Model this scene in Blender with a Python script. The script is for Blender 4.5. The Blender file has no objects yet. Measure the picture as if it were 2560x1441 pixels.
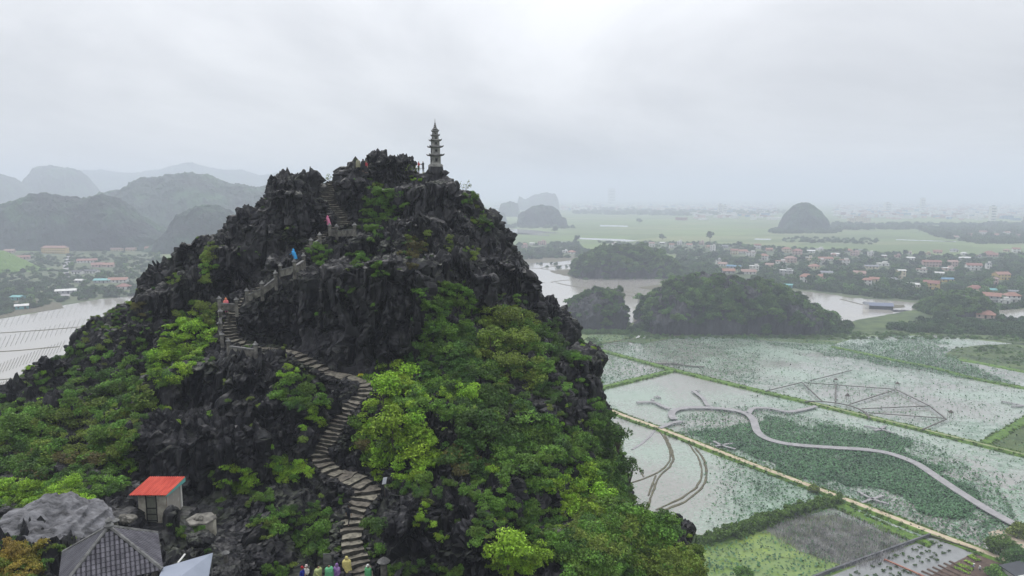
import bpy, bmesh, math, random, time
import numpy as np
from mathutils import Vector, Matrix, Euler
from mathutils.bvhtree import BVHTree
T0 = time.time()
rnd = random.Random(7)
rng = np.random.default_rng(7)
SC = bpy.context.scene
COL = SC.collection

# ------------------------------------------------------------------ camera
HAZE_D = 0.00039; HAZE_C = (0.80, 0.855, 0.985)
H = 90.0
PITCH = math.radians(7.5)
FPX = 2560 * 25 / 36
CP, SP = math.cos(PITCH), math.sin(PITCH)
cam_d = bpy.data.cameras.new('camera'); cam = bpy.data.objects.new('camera', cam_d); COL.objects.link(cam)
cam.location = (0, 0, H); cam.rotation_euler = (math.pi / 2 - PITCH, 0, 0)
cam_d.lens = 25; cam_d.sensor_width = 36; cam_d.clip_end = 40000; cam_d.clip_start = 0.1
SC.camera = cam

# ------------------------------------------------------------------ sky, sun, exposure
SUN_EL, SUN_AZ = math.radians(52), math.radians(-25)
w = bpy.data.worlds.new('World'); SC.world = w; w.use_nodes = True
N = w.node_tree.nodes; L = w.node_tree.links; N.clear()
def nd(N, t, **k):
    n = N.new(t)
    for a, b in k.items():
        if a.startswith('i_'):
            n.inputs[int(a[2:])].default_value = b
        else: setattr(n, a, b)
    return n
sky = nd(N, 'ShaderNodeTexSky', sky_type='NISHITA', sun_disc=False, sun_elevation=SUN_EL, sun_rotation=SUN_AZ)
bg1 = nd(N, 'ShaderNodeBackground', i_1=0.08); L.new(sky.outputs[0], bg1.inputs[0])
tc = nd(N, 'ShaderNodeTexCoord')
sep = nd(N, 'ShaderNodeSeparateXYZ'); L.new(tc.outputs['Generated'], sep.inputs[0])
def mth(N, L, op, a, b=None, clamp=False):
    n = N.new('ShaderNodeMath'); n.operation = op; n.use_clamp = clamp
    for i, v in enumerate((a, b)):
        if v is None: continue
        if isinstance(v, (int, float)): n.inputs[i].default_value = v
        else: L.new(v, n.inputs[i])
    return n.outputs[0]
zc = mth(N, L, 'MAXIMUM', sep.outputs[2], 0.0)
grad = mth(N, L, 'MULTIPLY_ADD', zc, 2.3); N[-1].inputs[2].default_value = 1.0   # overcast sky: zenith about three times the horizon
# cloud deck: project direction on a flat layer
inv = mth(N, L, 'DIVIDE', 1.0, mth(N, L, 'ADD', zc, 0.22))
cx_ = mth(N, L, 'MULTIPLY', sep.outputs[0], inv); cy_ = mth(N, L, 'MULTIPLY', sep.outputs[1], inv)
cmb = nd(N, 'ShaderNodeCombineXYZ'); L.new(cx_, cmb.inputs[0]); L.new(cy_, cmb.inputs[1])
ns = nd(N, 'ShaderNodeTexNoise'); ns.inputs['Scale'].default_value = 0.62; ns.inputs['Detail'].default_value = 9; ns.inputs['Roughness'].default_value = 0.58; ns.inputs['Distortion'].default_value = 0.6
mp = nd(N, 'ShaderNodeMapping'); mp.inputs['Location'].default_value = (3.2, 1.7, 0); mp.inputs['Scale'].default_value = (0.8, 0.55, 1); L.new(cmb.outputs[0], mp.inputs[0]); L.new(mp.outputs[0], ns.inputs[0])
rmp = nd(N, 'ShaderNodeValToRGB'); rmp.color_ramp.elements[0].position = 0.36; rmp.color_ramp.elements[1].position = 0.60
rmp.color_ramp.elements[0].color = (0.60, 0.612, 0.64, 1); rmp.color_ramp.elements[1].color = (0.95, 0.955, 0.975, 1)
L.new(ns.outputs[0], rmp.inputs[0])
bg2 = nd(N, 'ShaderNodeBackground'); L.new(rmp.outputs[0], bg2.inputs[0])
L.new(mth(N, L, 'MULTIPLY', grad, 0.52), bg2.inputs[1])
mx = nd(N, 'ShaderNodeMixShader', i_0=0.93); L.new(bg1.outputs[0], mx.inputs[1]); L.new(bg2.outputs[0], mx.inputs[2])
wo = nd(N, 'ShaderNodeOutputWorld'); L.new(mx.outputs[0], wo.inputs[0])
sl = bpy.data.lights.new('sun', 'SUN'); so = bpy.data.objects.new('sun', sl); COL.objects.link(so)
sl.energy = 0.9; sl.angle = math.radians(25); sl.color = (1, 0.97, 0.92)
so.rotation_euler = (math.pi / 2 - SUN_EL, 0, math.radians(-155))
SC.view_settings.view_transform = 'Standard'; SC.view_settings.look = 'None'
SC.view_settings.exposure = 0.58; SC.view_settings.gamma = 1; SC.view_settings.use_curve_mapping = False
SC.render.engine = 'CYCLES'
cy = SC.cycles
cy.use_denoising = True; cy.denoiser = 'OPENIMAGEDENOISE'
cy.max_bounces = 5; cy.diffuse_bounces = 2; cy.glossy_bounces = 2; cy.transmission_bounces = 2; cy.volume_bounces = 1; cy.transparent_max_bounces = 6
cy.caustics_reflective = False; cy.caustics_refractive = False

# ------------------------------------------------------------------ projection helpers (photo pixel -> place in the world)
def ray(px, py):
    u = (px - 1280) / FPX; v = (720 - py) / FPX
    return np.array([u, CP + v * SP, -SP + v * CP])
def P(px, py, F):
    d = ray(px, py); return np.array([0, 0, H]) + d * (F / d[1])
def G(px, py, z=0.0):
    d = ray(px, py)
    if d[2] > -1e-3: d[2] = -1e-3
    return np.array([0, 0, H]) + d * ((z - H) / d[2])
def to_px(p):
    x, y, z = p[0], p[1], p[2] - H
    dep = y * CP - z * SP
    return 1280 + FPX * x / dep, 720 - FPX * (y * SP + z * CP) / dep

# ------------------------------------------------------------------ noise
def _h(ix, iy, iz, s):
    h = (ix.astype(np.uint32) * np.uint32(374761393)) ^ (iy.astype(np.uint32) * np.uint32(668265263)) ^ (iz.astype(np.uint32) * np.uint32(2147483647 - 19)) ^ np.uint32((s * 974634777) & 0xffffffff)
    h = (h ^ (h >> np.uint32(13))) * np.uint32(1274126177)
    h = (h ^ (h >> np.uint32(15))) * np.uint32(2246822519)
    return h ^ (h >> np.uint32(16))
def vnoise(p, s=0):          # gradient noise in [-1,1]
    p = np.asarray(p, dtype=np.float32); i = np.floor(p).astype(np.int32); f = p - i
    u = f * f * f * (f * (f * 6 - 15) + 10)
    out = np.zeros(len(p), np.float32)
    for dx in (0, 1):
        for dy in (0, 1):
            for dz in (0, 1):
                h = _h(i[:, 0] + dx, i[:, 1] + dy, i[:, 2] + dz, s)
                gx = ((h & np.uint32(1023)).astype(np.float32) / 511.5 - 1); gy = (((h >> np.uint32(10)) & np.uint32(1023)).astype(np.float32) / 511.5 - 1); gz = (((h >> np.uint32(20)) & np.uint32(1023)).astype(np.float32) / 511.5 - 1)
                g = gx * (f[:, 0] - dx) + gy * (f[:, 1] - dy) + gz * (f[:, 2] - dz)
                wgt = (u[:, 0] if dx else 1 - u[:, 0]) * (u[:, 1] if dy else 1 - u[:, 1]) * (u[:, 2] if dz else 1 - u[:, 2])
                out += wgt * g
    return out * 1.4
def fbm(p, o=4, s=0, g=0.5):
    a = 1; t = 0; out = 0
    for k in range(o):
        out = out + a * vnoise(p * (2.03 ** k), s + k); t += a; a *= g
    return out / t
def worley(p, s=0):
    p = np.asarray(p, dtype=np.float32); i = np.floor(p).astype(np.int32)
    f1 = np.full(len(p), 9, np.float32); f2 = f1.copy(); idv = np.zeros(len(p), np.float32)
    for dx in (-1, 0, 1):
        for dy in (-1, 0, 1):
            for dz in (-1, 0, 1):
                c = i + np.array([dx, dy, dz], np.int32)
                h = _h(c[:, 0], c[:, 1], c[:, 2], s)
                q = np.stack([(h & np.uint32(1023)), ((h >> np.uint32(10)) & np.uint32(1023)), ((h >> np.uint32(20)) & np.uint32(1023))], 1).astype(np.float32) / 1023 + c
                d = np.sqrt(((p - q) ** 2).sum(1))
                new = d < f1
                f2 = np.where(new, f1, np.minimum(f2, d)); idv = np.where(new, (h % np.uint32(9973)).astype(np.float32) / 9973, idv); f1 = np.where(new, d, f1)
    return f1, f2, idv
def sstep(x, a, b):
    t = np.clip((x - a) / (b - a), 0, 1); return t * t * (3 - 2 * t)

# ------------------------------------------------------------------ object helpers
def tag(o, label=None, cat=None, group=None, kind=None):
    if label: o['label'] = label
    if cat: o['category'] = cat
    if group: o['group'] = group
    if kind: o['kind'] = kind
    return o
def link(name, me, parent=None, mat=None, loc=None, rz=None):
    o = bpy.data.objects.new(name, me); COL.objects.link(o)
    if mat is not None and me is not None and len(me.materials) == 0:
        for m in (mat if isinstance(mat, (list, tuple)) else [mat]): me.materials.append(m)
    if parent: o.parent = parent
    if loc is not None: o.location = loc
    if rz is not None: o.rotation_euler = (0, 0, rz)
    return o
def empty(name, loc=(0, 0, 0), rz=0, label=None, cat=None, group=None):
    o = bpy.data.objects.new(name, None); COL.objects.link(o); o.location = loc; o.rotation_euler = (0, 0, rz); o.empty_display_size = 0.2
    return tag(o, label, cat, group)
def mesh_np(name, v, f, smooth=False):
    me = bpy.data.meshes.new(name); v = np.asarray(v, np.float32)
    f = np.asarray(f, np.int32); n, k = f.shape
    me.vertices.add(len(v)); me.vertices.foreach_set('co', v.ravel())
    me.loops.add(n * k); me.loops.foreach_set('vertex_index', f.ravel())
    me.polygons.add(n); me.polygons.foreach_set('loop_start', np.arange(0, n * k, k, dtype=np.int32)); 
    me.polygons.foreach_set('use_smooth', np.full(n, smooth))
    me.update(calc_edges=True); return me
class MB:
    def __init__(s): s.v = []; s.f = []; s.m = []
    def add(s, vs, fs, m=0):
        b = len(s.v); s.v += [tuple(map(float, q)) for q in vs]; s.f += [tuple(i + b for i in q) for q in fs]; s.m += [m] * len(fs); return s
    def box(s, c, d, rz=0, m=0, taper=1.0, tilt=(0, 0)):
        x, y, z = [k / 2 for k in d]; vs = []
        for sx, sy, sz in ((-1,-1,-1),(1,-1,-1),(1,1,-1),(-1,1,-1),(-1,-1,1),(1,-1,1),(1,1,1),(-1,1,1)):
            t = taper if sz > 0 else 1
            a, b = sx * x * t, sy * y * t
            vs.append((c[0] + a * math.cos(rz) - b * math.sin(rz), c[1] + a * math.sin(rz) + b * math.cos(rz), c[2] + sz * z + tilt[0] * a + tilt[1] * b))
        return s.add(vs, [(3,2,1,0),(4,5,6,7),(0,1,5,4),(1,2,6,5),(2,3,7,6),(3,0,4,7)], m)
    def tube(s, a, b, r0, r1=None, n=6, m=0):
        a = Vector(a); b = Vector(b); r1 = r0 if r1 is None else r1
        d = (b - a).normalized(); u = d.orthogonal().normalized(); w_ = d.cross(u); vs = []
        for q, r in ((a, r0), (b, r1)):
            for k in range(n):
                t = 2 * math.pi * k / n; vs.append(q + u * (r * math.cos(t)) + w_ * (r * math.sin(t)))
        fs = [(k, (k + 1) % n, n + (k + 1) % n, n + k) for k in range(n)] + [tuple(range(n - 1, -1, -1)), tuple(range(n, 2 * n))]
        return s.add(vs, fs, m)
    def lathe(s, prof, c=(0, 0, 0), n=8, m=0, ph=0):
        vs = []; fs = []
        for r, z in prof:
            for k in range(n):
                t = 2 * math.pi * k / n + ph; vs.append((c[0] + r * math.cos(t), c[1] + r * math.sin(t), c[2] + z))
        for j in range(len(prof) - 1):
            for k in range(n): fs.append((j * n + k, j * n + (k + 1) % n, (j + 1) * n + (k + 1) % n, (j + 1) * n + k))
        fs += [tuple(range(n - 1, -1, -1)), tuple(range((len(prof) - 1) * n, len(prof) * n))]
        return s.add(vs, fs, m)
    def mesh(s, name, smooth=False):
        me = bpy.data.meshes.new(name); me.from_pydata(s.v, [], s.f)
        if any(s.m): me.polygons.foreach_set('material_index', s.m)
        if smooth: me.polygons.foreach_set('use_smooth', [True] * len(s.f))
        me.update(); return me
    def obj(s, name, mat, parent=None, smooth=False, loc=None, rz=None):
        return link(name, s.mesh(name, smooth), parent, mat, loc, rz)

# ------------------------------------------------------------------ materials
def mat(name, c1, c2=None, scale=1.0, rough=0.8, bump=0.0, bscale=None, spec=0.3, det=5, isl=0.0, translucent=0.0, objrand=0.0, lo=0.35, hi=0.65, stretch=(1, 1, 1), metallic=0, c3=None):
    m = bpy.data.materials.new(name); m.use_nodes = True; N = m.node_tree.nodes; L = m.node_tree.links
    b = N['Principled BSDF']; out = N['Material Output']
    b.inputs['Roughness'].default_value = rough; b.inputs['Specular IOR Level'].default_value = spec; b.inputs['Metallic'].default_value = metallic
    tc = N.new('ShaderNodeNewGeometry'); pos = tc.outputs['Position']
    if stretch != (1, 1, 1):
        mp = N.new('ShaderNodeMapping'); mp.inputs['Scale'].default_value = stretch; L.new(pos, mp.inputs[0]); pos = mp.outputs[0]
    col = None
    if c2 is not None:
        ns = N.new('ShaderNodeTexNoise'); ns.inputs['Scale'].default_value = scale; ns.inputs['Detail'].default_value = det; ns.inputs['Roughness'].default_value = 0.6; L.new(pos, ns.inputs[0])
        r = N.new('ShaderNodeValToRGB'); r.color_ramp.elements[0].position = lo; r.color_ramp.elements[1].position = hi
        r.color_ramp.elements[0].color = (*c1, 1); r.color_ramp.elements[1].color = (*c2, 1)
        if c3 is not None:
            e = r.color_ramp.elements.new(0.5 * (lo + hi)); e.color = (*c3, 1)
        L.new(ns.outputs[0], r.inputs[0]); col = r.outputs[0]
    if isl or objrand:
        hsv = N.new('ShaderNodeHueSaturation')
        if col is not None: L.new(col, hsv.inputs['Color'])
        else: hsv.inputs['Color'].default_value = (*c1, 1)
        s = None
        if isl:
            s = mth(N, L, 'MULTIPLY_ADD', tc.outputs['Random Per Island'], isl); N[-1].inputs[2].default_value = 1 - isl / 2
        if objrand:
            oi = N.new('ShaderNodeObjectInfo')
            t = mth(N, L, 'MULTIPLY_ADD', oi.outputs['Random'], objrand); N[-1].inputs[2].default_value = 1 - objrand / 2
            s = t if s is None else mth(N, L, 'MULTIPLY', s, t)
            hh = mth(N, L, 'MULTIPLY_ADD', oi.outputs['Random'], 0.05 * objrand); N[-1].inputs[2].default_value = 0.5 - 0.025 * objrand
            L.new(hh, hsv.inputs['Hue'])
        L.new(s, hsv.inputs['Value']); col = hsv.outputs[0]
    if col is not None: L.new(col, b.inputs['Base Color'])
    else: b.inputs['Base Color'].default_value = (*c1, 1)
    if bump:
        nb = N.new('ShaderNodeTexNoise'); nb.inputs['Scale'].default_value = bscale or scale * 3; nb.inputs['Detail'].default_value = 6; nb.inputs['Roughness'].default_value = 0.65; L.new(pos, nb.inputs[0])
        bm_ = N.new('ShaderNodeBump'); bm_.inputs['Strength'].default_value = 1.0; bm_.inputs['Distance'].default_value = bump; L.new(nb.outputs[0], bm_.inputs['Height']); L.new(bm_.outputs[0], b.inputs['Normal'])
    if translucent:
        tr = N.new('ShaderNodeBsdfTranslucent'); mxs = N.new('ShaderNodeMixShader'); mxs.inputs[0].default_value = translucent
        if col is not None: L.new(col, tr.inputs[0])
        else: tr.inputs[0].default_value = (*c1, 1)
        L.new(b.outputs[0], mxs.inputs[1]); L.new(tr.outputs[0], mxs.inputs[2]); L.new(mxs.outputs[0], out.inputs[0])
    return m
def leafmat(name, c1, c2, **k):
    return mat(name, c1, c2, scale=k.pop('scale', 0.5), rough=0.6, spec=0.25, isl=1.0, objrand=0.45, translucent=0.22, **k)
M = {}
M['lime'] = leafmat('leaf_lime', (0.14, 0.27, 0.018), (0.29, 0.46, 0.04))
M['mid'] = leafmat('leaf_mid', (0.062, 0.135, 0.018), (0.135, 0.255, 0.036))
M['dark'] = leafmat('leaf_dark', (0.032, 0.075, 0.016), (0.075, 0.15, 0.028))
M['olive'] = leafmat('leaf_olive', (0.10, 0.15, 0.026), (0.19, 0.26, 0.042))
M['brown'] = leafmat('leaf_brown', (0.075, 0.07, 0.022), (0.15, 0.135, 0.045))
M['ochre'] = leafmat('leaf_ochre', (0.169, 0.156, 0.023), (0.338, 0.247, 0.047))
M['far'] = leafmat('leaf_far', (0.016, 0.045, 0.012), (0.06, 0.125, 0.026), scale=0.06)
M['far2'] = leafmat('leaf_far_light', (0.055, 0.115, 0.02), (0.11, 0.20, 0.04), scale=0.06)
M['bark'] = mat('bark', (0.05, 0.04, 0.03), (0.10, 0.085, 0.07), scale=3)
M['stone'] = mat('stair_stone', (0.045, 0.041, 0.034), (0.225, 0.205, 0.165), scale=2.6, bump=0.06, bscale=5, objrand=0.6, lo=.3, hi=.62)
M['riser'] = mat('shaded_riser', (0.012, 0.012, 0.011), (0.05, 0.048, 0.038), scale=3, bump=0.06)  # shade of the risers put into the colour, dark against the lit treads
M['concrete'] = mat('weathered_concrete', (0.05, 0.048, 0.042), (0.21, 0.20, 0.175), scale=1.6, bump=0.02, bscale=8)
M['pagoda'] = mat('pagoda_stone', (0.10, 0.10, 0.095), (0.34, 0.335, 0.32), scale=1.8, bump=0.02, bscale=6, lo=0.3, hi=0.6)
M['pagoda_dark'] = mat('pagoda_eaves_stone', (0.07, 0.07, 0.07), (0.2, 0.2, 0.195), scale=2.2)
M['black'] = mat('dark_opening', (0.015, 0.015, 0.016))
M['verge'] = mat('weedy_verge', (0.025, 0.05, 0.014), (0.085, 0.125, 0.035), scale=0.08, bump=0.5, bscale=.6)
M['grass'] = mat('grass', (0.045, 0.10, 0.010), (0.12, 0.22, 0.02), scale=0.5, bump=0.2, bscale=2, hi=0.7)
M['dirt'] = mat('dirt_track', (0.36, 0.29, 0.20), (0.50, 0.42, 0.31), scale=0.6)
M['mud'] = mat('mud_bank', (0.06, 0.055, 0.035), (0.12, 0.11, 0.06), scale=0.6, bump=0.1)
M['boardwalk'] = mat('boardwalk_concrete', (0.22, 0.215, 0.22), (0.31, 0.30, 0.305), scale=0.5)
M['bamboo'] = mat('bamboo_walkway', (0.06, 0.055, 0.05), (0.12, 0.11, 0.095), scale=0.6)

# ================================================================== the rocky hill
PATH_PX = [(905,1490,47.5),(905,1440,49.5),(880,1380,51),(880,1300,54),(905,1255,55.5),(925,1222,57),(880,1200,58),(825,1180,59.3),(798,1150,60.5),(830,1090,62),(872,1020,64),(918,975,66),(905,955,68),(860,946,69.5),(810,930,71),(765,905,72),(735,885,73.2),(690,878,74.5),(620,870,75),(578,852,75.6),(572,820,76.8),(588,778,78.5),(620,745,80.5),(660,718,82),(700,685,84),(738,655,86),(785,612,88.5),(822,582,90.5),(862,562,91.5),(846,530,93),(818,495,95),(828,465,97),(858,446,99),(905,434,101),(1000,433,101.5),(1062,428,101)]
PTS3 = np.array([P(*q) for q in PATH_PX])
for k in range(1, len(PTS3)): PTS3[k, 2] = max(PTS3[k, 2], PTS3[k - 1, 2] + 0.02)
def resample(pts, step):
    d = np.r_[0, np.cumsum(np.linalg.norm(np.diff(pts, axis=0), axis=1))]
    t = np.linspace(0, d[-1], max(2, int(round(d[-1] / step)) + 1))
    return np.stack([np.interp(t, d, pts[:, i]) for i in range(pts.shape[1])], 1)
PATH = resample(PTS3, 0.4)
for _ in range(3): PATH[1:-1] = 0.25 * PATH[:-2] + 0.5 * PATH[1:-1] + 0.25 * PATH[2:]

CTRL = [  # photo pixel, distance in front of the camera
 (1088,424,100),(1040,434,101),(950,434,99),(880,440,100),(905,430,102),(1130,460,100),(1140,490,99),(1110,500,95),(1050,510,92),(1000,560,86),(1100,560,88),(1200,540,96),(1200,600,88),(1100,650,80),(1255,610,97),(1270,680,88),(1300,705,92),
 (840,470,97),(760,480,93),(700,500,91),(690,560,89),(620,560,90),(600,600,88),(545,645,89),(470,665,90),(400,675,92),(330,725,92),(280,795,88),(210,830,86),(130,932,80),(50,995,77),(0,1055,75),(-150,1160,68),(-400,1200,60),
 (400,800,83),(450,760,85),(500,720,87),(300,900,77),(200,975,74),(350,1000,68),(430,960,72),(150,1050,66),(0,1050,68),(0,1200,55),(150,1200,54),(300,1150,59),(520,850,77),(500,900,75),
 (560,895,71),(650,905,70.5),(440,945,69),(380,1000,66),(400,1150,61),(550,1175,60.5),(700,1150,60.5),(770,1130,61),(700,1000,66),(600,1000,67),(750,960,69.5),(500,1080,64),
 (1060,905,69),(980,935,68),(820,895,73),(720,855,76.5),(650,840,78),(1040,690,74),(1000,690,74),(900,690,75.5),(800,690,79),(700,710,82.5),(640,760,81.5),(860,790,73.5),(950,790,72),(760,780,77),
 (1000,640,79),(900,630,82),(820,640,85),(950,570,88),(900,570,90),(960,520,92),(900,500,95),(1000,480,97),(1060,470,98),(700,640,86),(760,580,89.5),(740,520,92),(640,680,85.5),
 (1100,750,75),(1200,700,80),(1290,760,84),(1335,790,87),(1250,860,72),(1350,890,75),(1120,900,67),(1200,950,65),(1300,1000,64),(1400,1000,66),(1420,900,79),(1470,905,80),(1450,1000,72),(1465,1050,70),(1500,1090,71),(1000,1000,62.5),(1000,1150,57),(1100,1100,58),(1250,1150,56),(1400,1150,58),(1460,1200,58),(1515,1240,60),(1565,1320,58),(1680,1395,56),(1760,1460,54),(1600,1400,51),(1400,1350,49),(1200,1300,49.5),(1050,1300,51),(1000,1400,48),(1200,1420,46),(1400,1445,45),(1600,1540,45),
 (900,1600,44),(1200,1700,38),(500,1800,33),(1900,1700,48),
 (600,1250,55),(650,1400,48),(720,1350,50.5),(760,1260,54.5),(500,1350,48),(400,1310,48),(300,1300,49),(100,1290,46),(50,1250,49),(200,1430,40),(450,1445,42),(0,1420,40),(-300,1500,38),(-250,1250,48)]
C3 = [P(*q) for q in CTRL]
C3 += [np.array(q, float) for q in [(-20,34,68.3),(-17,33,68.0),(-23,33,68.3),(-28,24,72),(-10,20,70),(8,22,66),(20,30,58),(-60,20,62),
  # far side and flanks fall steeply away
  (-11,112,84),(-5,116,78),(2,112,72),(-20,114,82),(-30,112,78),(-42,108,74),(-55,104,68),(-70,98,58),(-80,85,50),(-5,128,52),(-30,128,55),(-55,122,50),(15,115,52),(25,100,48),(22,90,52),(12,70,54),(12,78,56),(13,87,56),(18,72,42),(17,62,44),(24,84,42),(22,96,44),(12.5,62,54),(14.5,57,51.5),(19,56,43),(21,50,43),(28,45,42),(30,60,38),(17,96,55),(9,104,70),(-80,60,56),(-85,110,40),(34,120,38),(-85,130,38),(34,20,40),(9.5,92,63),(7,99,70)]]
C3 = np.array(C3)
pidx = PATH[::6]
CX = np.vstack([C3, pidx])
# drop control points that crowd the path
dm = np.linalg.norm(C3[:, None, :2] - PATH[None, :, :2], axis=2).min(1)
CX = np.vstack([C3[dm > 1.2], pidx])
A = np.sqrt(((CX[:, None, :2] - CX[None, :, :2]) ** 2).sum(2) + 1.0)
n_ = len(CX); Am = np.block([[A + np.eye(n_) * -0.02, np.ones((n_, 1)), CX[:, :2]], [np.ones((1, n_)), np.zeros((1, 3))], [CX[:, :2].T, np.zeros((2, 3))]])
Wt = np.linalg.solve(Am, np.r_[CX[:, 2], 0, 0, 0])
def hill_z(xy):
    xy = np.asarray(xy, float); out = np.empty(len(xy))
    for s in range(0, len(xy), 20000):
        q = xy[s:s + 20000]; D = np.sqrt(((q[:, None] - CX[None, :, :2]) ** 2).sum(2) + 1.0)
        out[s:s + 20000] = D @ Wt[:n_] + Wt[n_] + q @ Wt[n_ + 1:]
    return out
gx = np.arange(-86, 36.1, 0.7); gy = np.arange(14, 130, 0.7)
XX, YY = np.meshgrid(gx, gy); xy = np.stack([XX.ravel(), YY.ravel()], 1)
Z = hill_z(xy)
def path_near(q2):
    dmin = np.full(len(q2), 1e9); zi = np.zeros(len(q2))
    for s in range(0, len(q2), 20000):
        D = np.linalg.norm(q2[s:s + 20000, None, :] - PATH[None, :, :2], axis=2); j = D.argmin(1)
        dmin[s:s + 20000] = D[np.arange(len(j)), j]; zi[s:s + 20000] = PATH[j, 2]
    return dmin, zi
pd, pz = path_near(xy)
# terraces: steep faces between narrow ledges
tn = fbm(np.column_stack([xy * 0.055, np.zeros(len(xy))]), 3, 77) * 9 + fbm(np.column_stack([xy * 0.2, np.zeros(len(xy))]), 2, 78) * 1.6
TH = 6.2; tz = (Z + tn) / TH; fr = tz - np.floor(tz); st = np.where(fr < 0.5, 0.5 * (2 * fr) ** 3.2, 1 - 0.5 * (2 * (1 - fr)) ** 3.2)
tw = 0.85 * sstep(pd, 2.0, 5.0); Z = Z * (1 - tw) + ((np.floor(tz) + st) * TH - tn) * tw
k = 1 - sstep(pd, 1.3, 2.6); Z = Z * (1 - k) + (pz - 0.25) * k
hp = P(350, 1303, 48.5)
hx_, hy_ = np.abs(xy[:, 0] - hp[0] - 1.0), np.abs(xy[:, 1] - hp[1] - 0.6)
k = (1 - sstep(hx_, 1.9, 3.4)) * (1 - sstep(hy_, 2.4, 4.0)); Z = Z * (1 - k) + (hp[2] + 0.0) * k
xr = np.where(xy[:, 1] > 58, 12.5, 12.5 + (58 - xy[:, 1]) * .35); Z = Z - 2.4 * np.maximum(0, xy[:, 0] - xr)
Z = np.maximum(Z, 42.5 + 0 * Z)
nx, ny = len(gx), len(gy)
vt = np.column_stack([xy, Z]); vb = np.column_stack([xy, np.full(len(xy), 40.0)])
V = np.vstack([vt, vb]); F = []
i, j = np.meshgrid(np.arange(nx - 1), np.arange(ny - 1)); a = (j * nx + i).ravel()
top = np.stack([a, a + 1, a + nx + 1, a + nx], 1); bot = top[:, ::-1] + nx * ny
side = []
NXY = nx * ny
for q in range(nx - 1):
    side.append((q + 1, q, q + NXY, q + 1 + NXY)); r = (ny - 1) * nx + q; side.append((r, r + 1, r + 1 + NXY, r + NXY))
for q in range(ny - 1):
    r = q * nx; side.append((r, r + nx, r + nx + NXY, r + NXY)); r = q * nx + nx - 1; side.append((r + nx, r, r + NXY, r + nx + NXY))
V = [V]; Fq = [np.vstack([top, bot, np.array(side)])]; base_n = NXY * 2
# blocks, towers and pinnacles of rock: (px0, px1, py_top, py_bottom, F, depth, squareness)
BLOB = [(918,975,393,450,101,5,.6),(965,1032,400,452,101.5,5,.6),(868,905,426,470,98,4,.7),(1064,1114,424,480,100,4,.8),(1085,1142,446,500,97.5,5,.5),(1120,1180,480,560,97,5,.4),(1000,1090,455,510,95,4,.4),
 (688,728,446,560,93,5,.85),(712,760,441,560,93.5,5,.6),(745,795,447,560,95,5,.5),(795,826,462,500,97.5,3,.5),(848,885,462,500,98,4,.5),(688,750,500,620,91,5,.7),
 (590,660,528,640,90.5,6,.5),(640,700,520,640,90,6,.5),(548,610,590,700,89,5,.5),(445,482,608,700,90,3,.75),(486,504,598,660,90.5,2,.5),(498,520,612,680,90.5,2,.4),(540,600,630,760,87,5,.5),
 (1232,1272,585,660,98,4,.5),(1200,1240,560,640,97,4,.5),(1262,1300,640,740,93,4,.5),(1290,1335,690,790,90,4,.5),
 (1440,1496,862,930,80,4,.7),(1400,1470,880,1000,76,5,.5),(1460,1500,930,1060,74,4,.4),
 (400,460,930,1100,68,5,.4),(350,580,1050,1190,62,6,.55),(540,700,893,1050,69.5,6,.5),(590,760,1000,1180,63,5,.5),(480,590,900,1020,70,5,.5),(650,790,1060,1170,62.5,5,.5),
 (640,720,1220,1330,54.5,4,.4),(410,450,1268,1330,47.2,1.2,.3),(636,700,742,815,78.6,3,.5),(690,750,700,780,81.5,3,.5),(745,800,660,730,84.8,3,.5),(800,850,612,680,88,3,.5),(250,340,1290,1340,47,4,.4),
 (960,1080,1240,1360,50,4,.4),(1080,1200,1220,1300,52,4,.4),(1150,1280,1330,1400,47,4,.3),(1660,1730,1310,1400,57,3,.5),(230,285,790,850,88,4,.4),(165,210,850,890,84,3,.3),(100,160,905,960,81,4,.4),(20,80,972,1040,77,4,.4)]
BLOB += [(632,705,742,855,82.5,7,.92),(690,765,700,875,81.5,8,.95),(752,830,668,905,80.3,9,.95),(812,890,655,925,78.6,9.5,.93),(872,945,662,942,76,9.5,.96),(928,1005,648,935,74,10,.93),(985,1065,668,915,75,10,.93),
 (705,800,640,720,85,6,.8),(860,940,452,530,96.5,6,.85),(930,1005,470,560,94.5,6,.8),(1000,1075,462,560,94.5,7,.9),(1070,1138,455,560,95,7,.9),(1128,1190,490,600,94,6,.8),(1185,1240,540,690,93,8,.85),
 (1215,1275,640,800,88.5,9,.9),(1262,1318,680,840,87.5,9,.92),(1295,1348,738,860,85.5,8,.9),(1060,1130,650,760,79,7,.85),(1120,1185,640,760,80.5,7,.9),(1175,1235,680,790,81,8,.9),(880,960,590,660,85,6,.8),(955,1060,560,640,87,6,.8),
 (395,470,925,1120,67.5,7,.9),(455,545,905,1060,69.5,7,.9),(535,620,898,1080,68.5,7,.93),(610,690,905,1090,67,7,.9),(680,745,930,1110,66,6,.9),(345,430,1060,1170,61.5,6,.9),(420,520,1085,1190,60.5,6,.85),(520,600,1060,1190,61.5,6,.9),(600,680,1050,1180,62,6,.93),(675,770,1060,1180,62.5,6,.9),(770,830,1000,1120,64.5,4,.8),
 (1395,1460,880,1080,75,7,.9),(1440,1497,870,1010,78,7,.92),(1400,1450,1010,1160,68,5,.85),(1445,1495,1000,1140,71,5,.85),
 (620,700,560,660,88.5,7,.85),(560,630,610,720,87.5,7,.85),(690,768,480,600,92,8,.9),(470,560,680,780,85,7,.8),(380,470,720,800,85,7,.7),(960,1020,1240,1330,50.5,3.5,.8),(840,900,960,1050,66.5,3.5,.8),(1640,1700,1330,1400,56,4,.7)]
bmt = bmesh.new(); bmesh.ops.create_icosphere(bmt, subdivisions=4, radius=1.0); sv = np.array([v.co for v in bmt.verts]); sf = np.array([[v.index for v in f.verts] for f in bmt.faces]); bmt.free()
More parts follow.
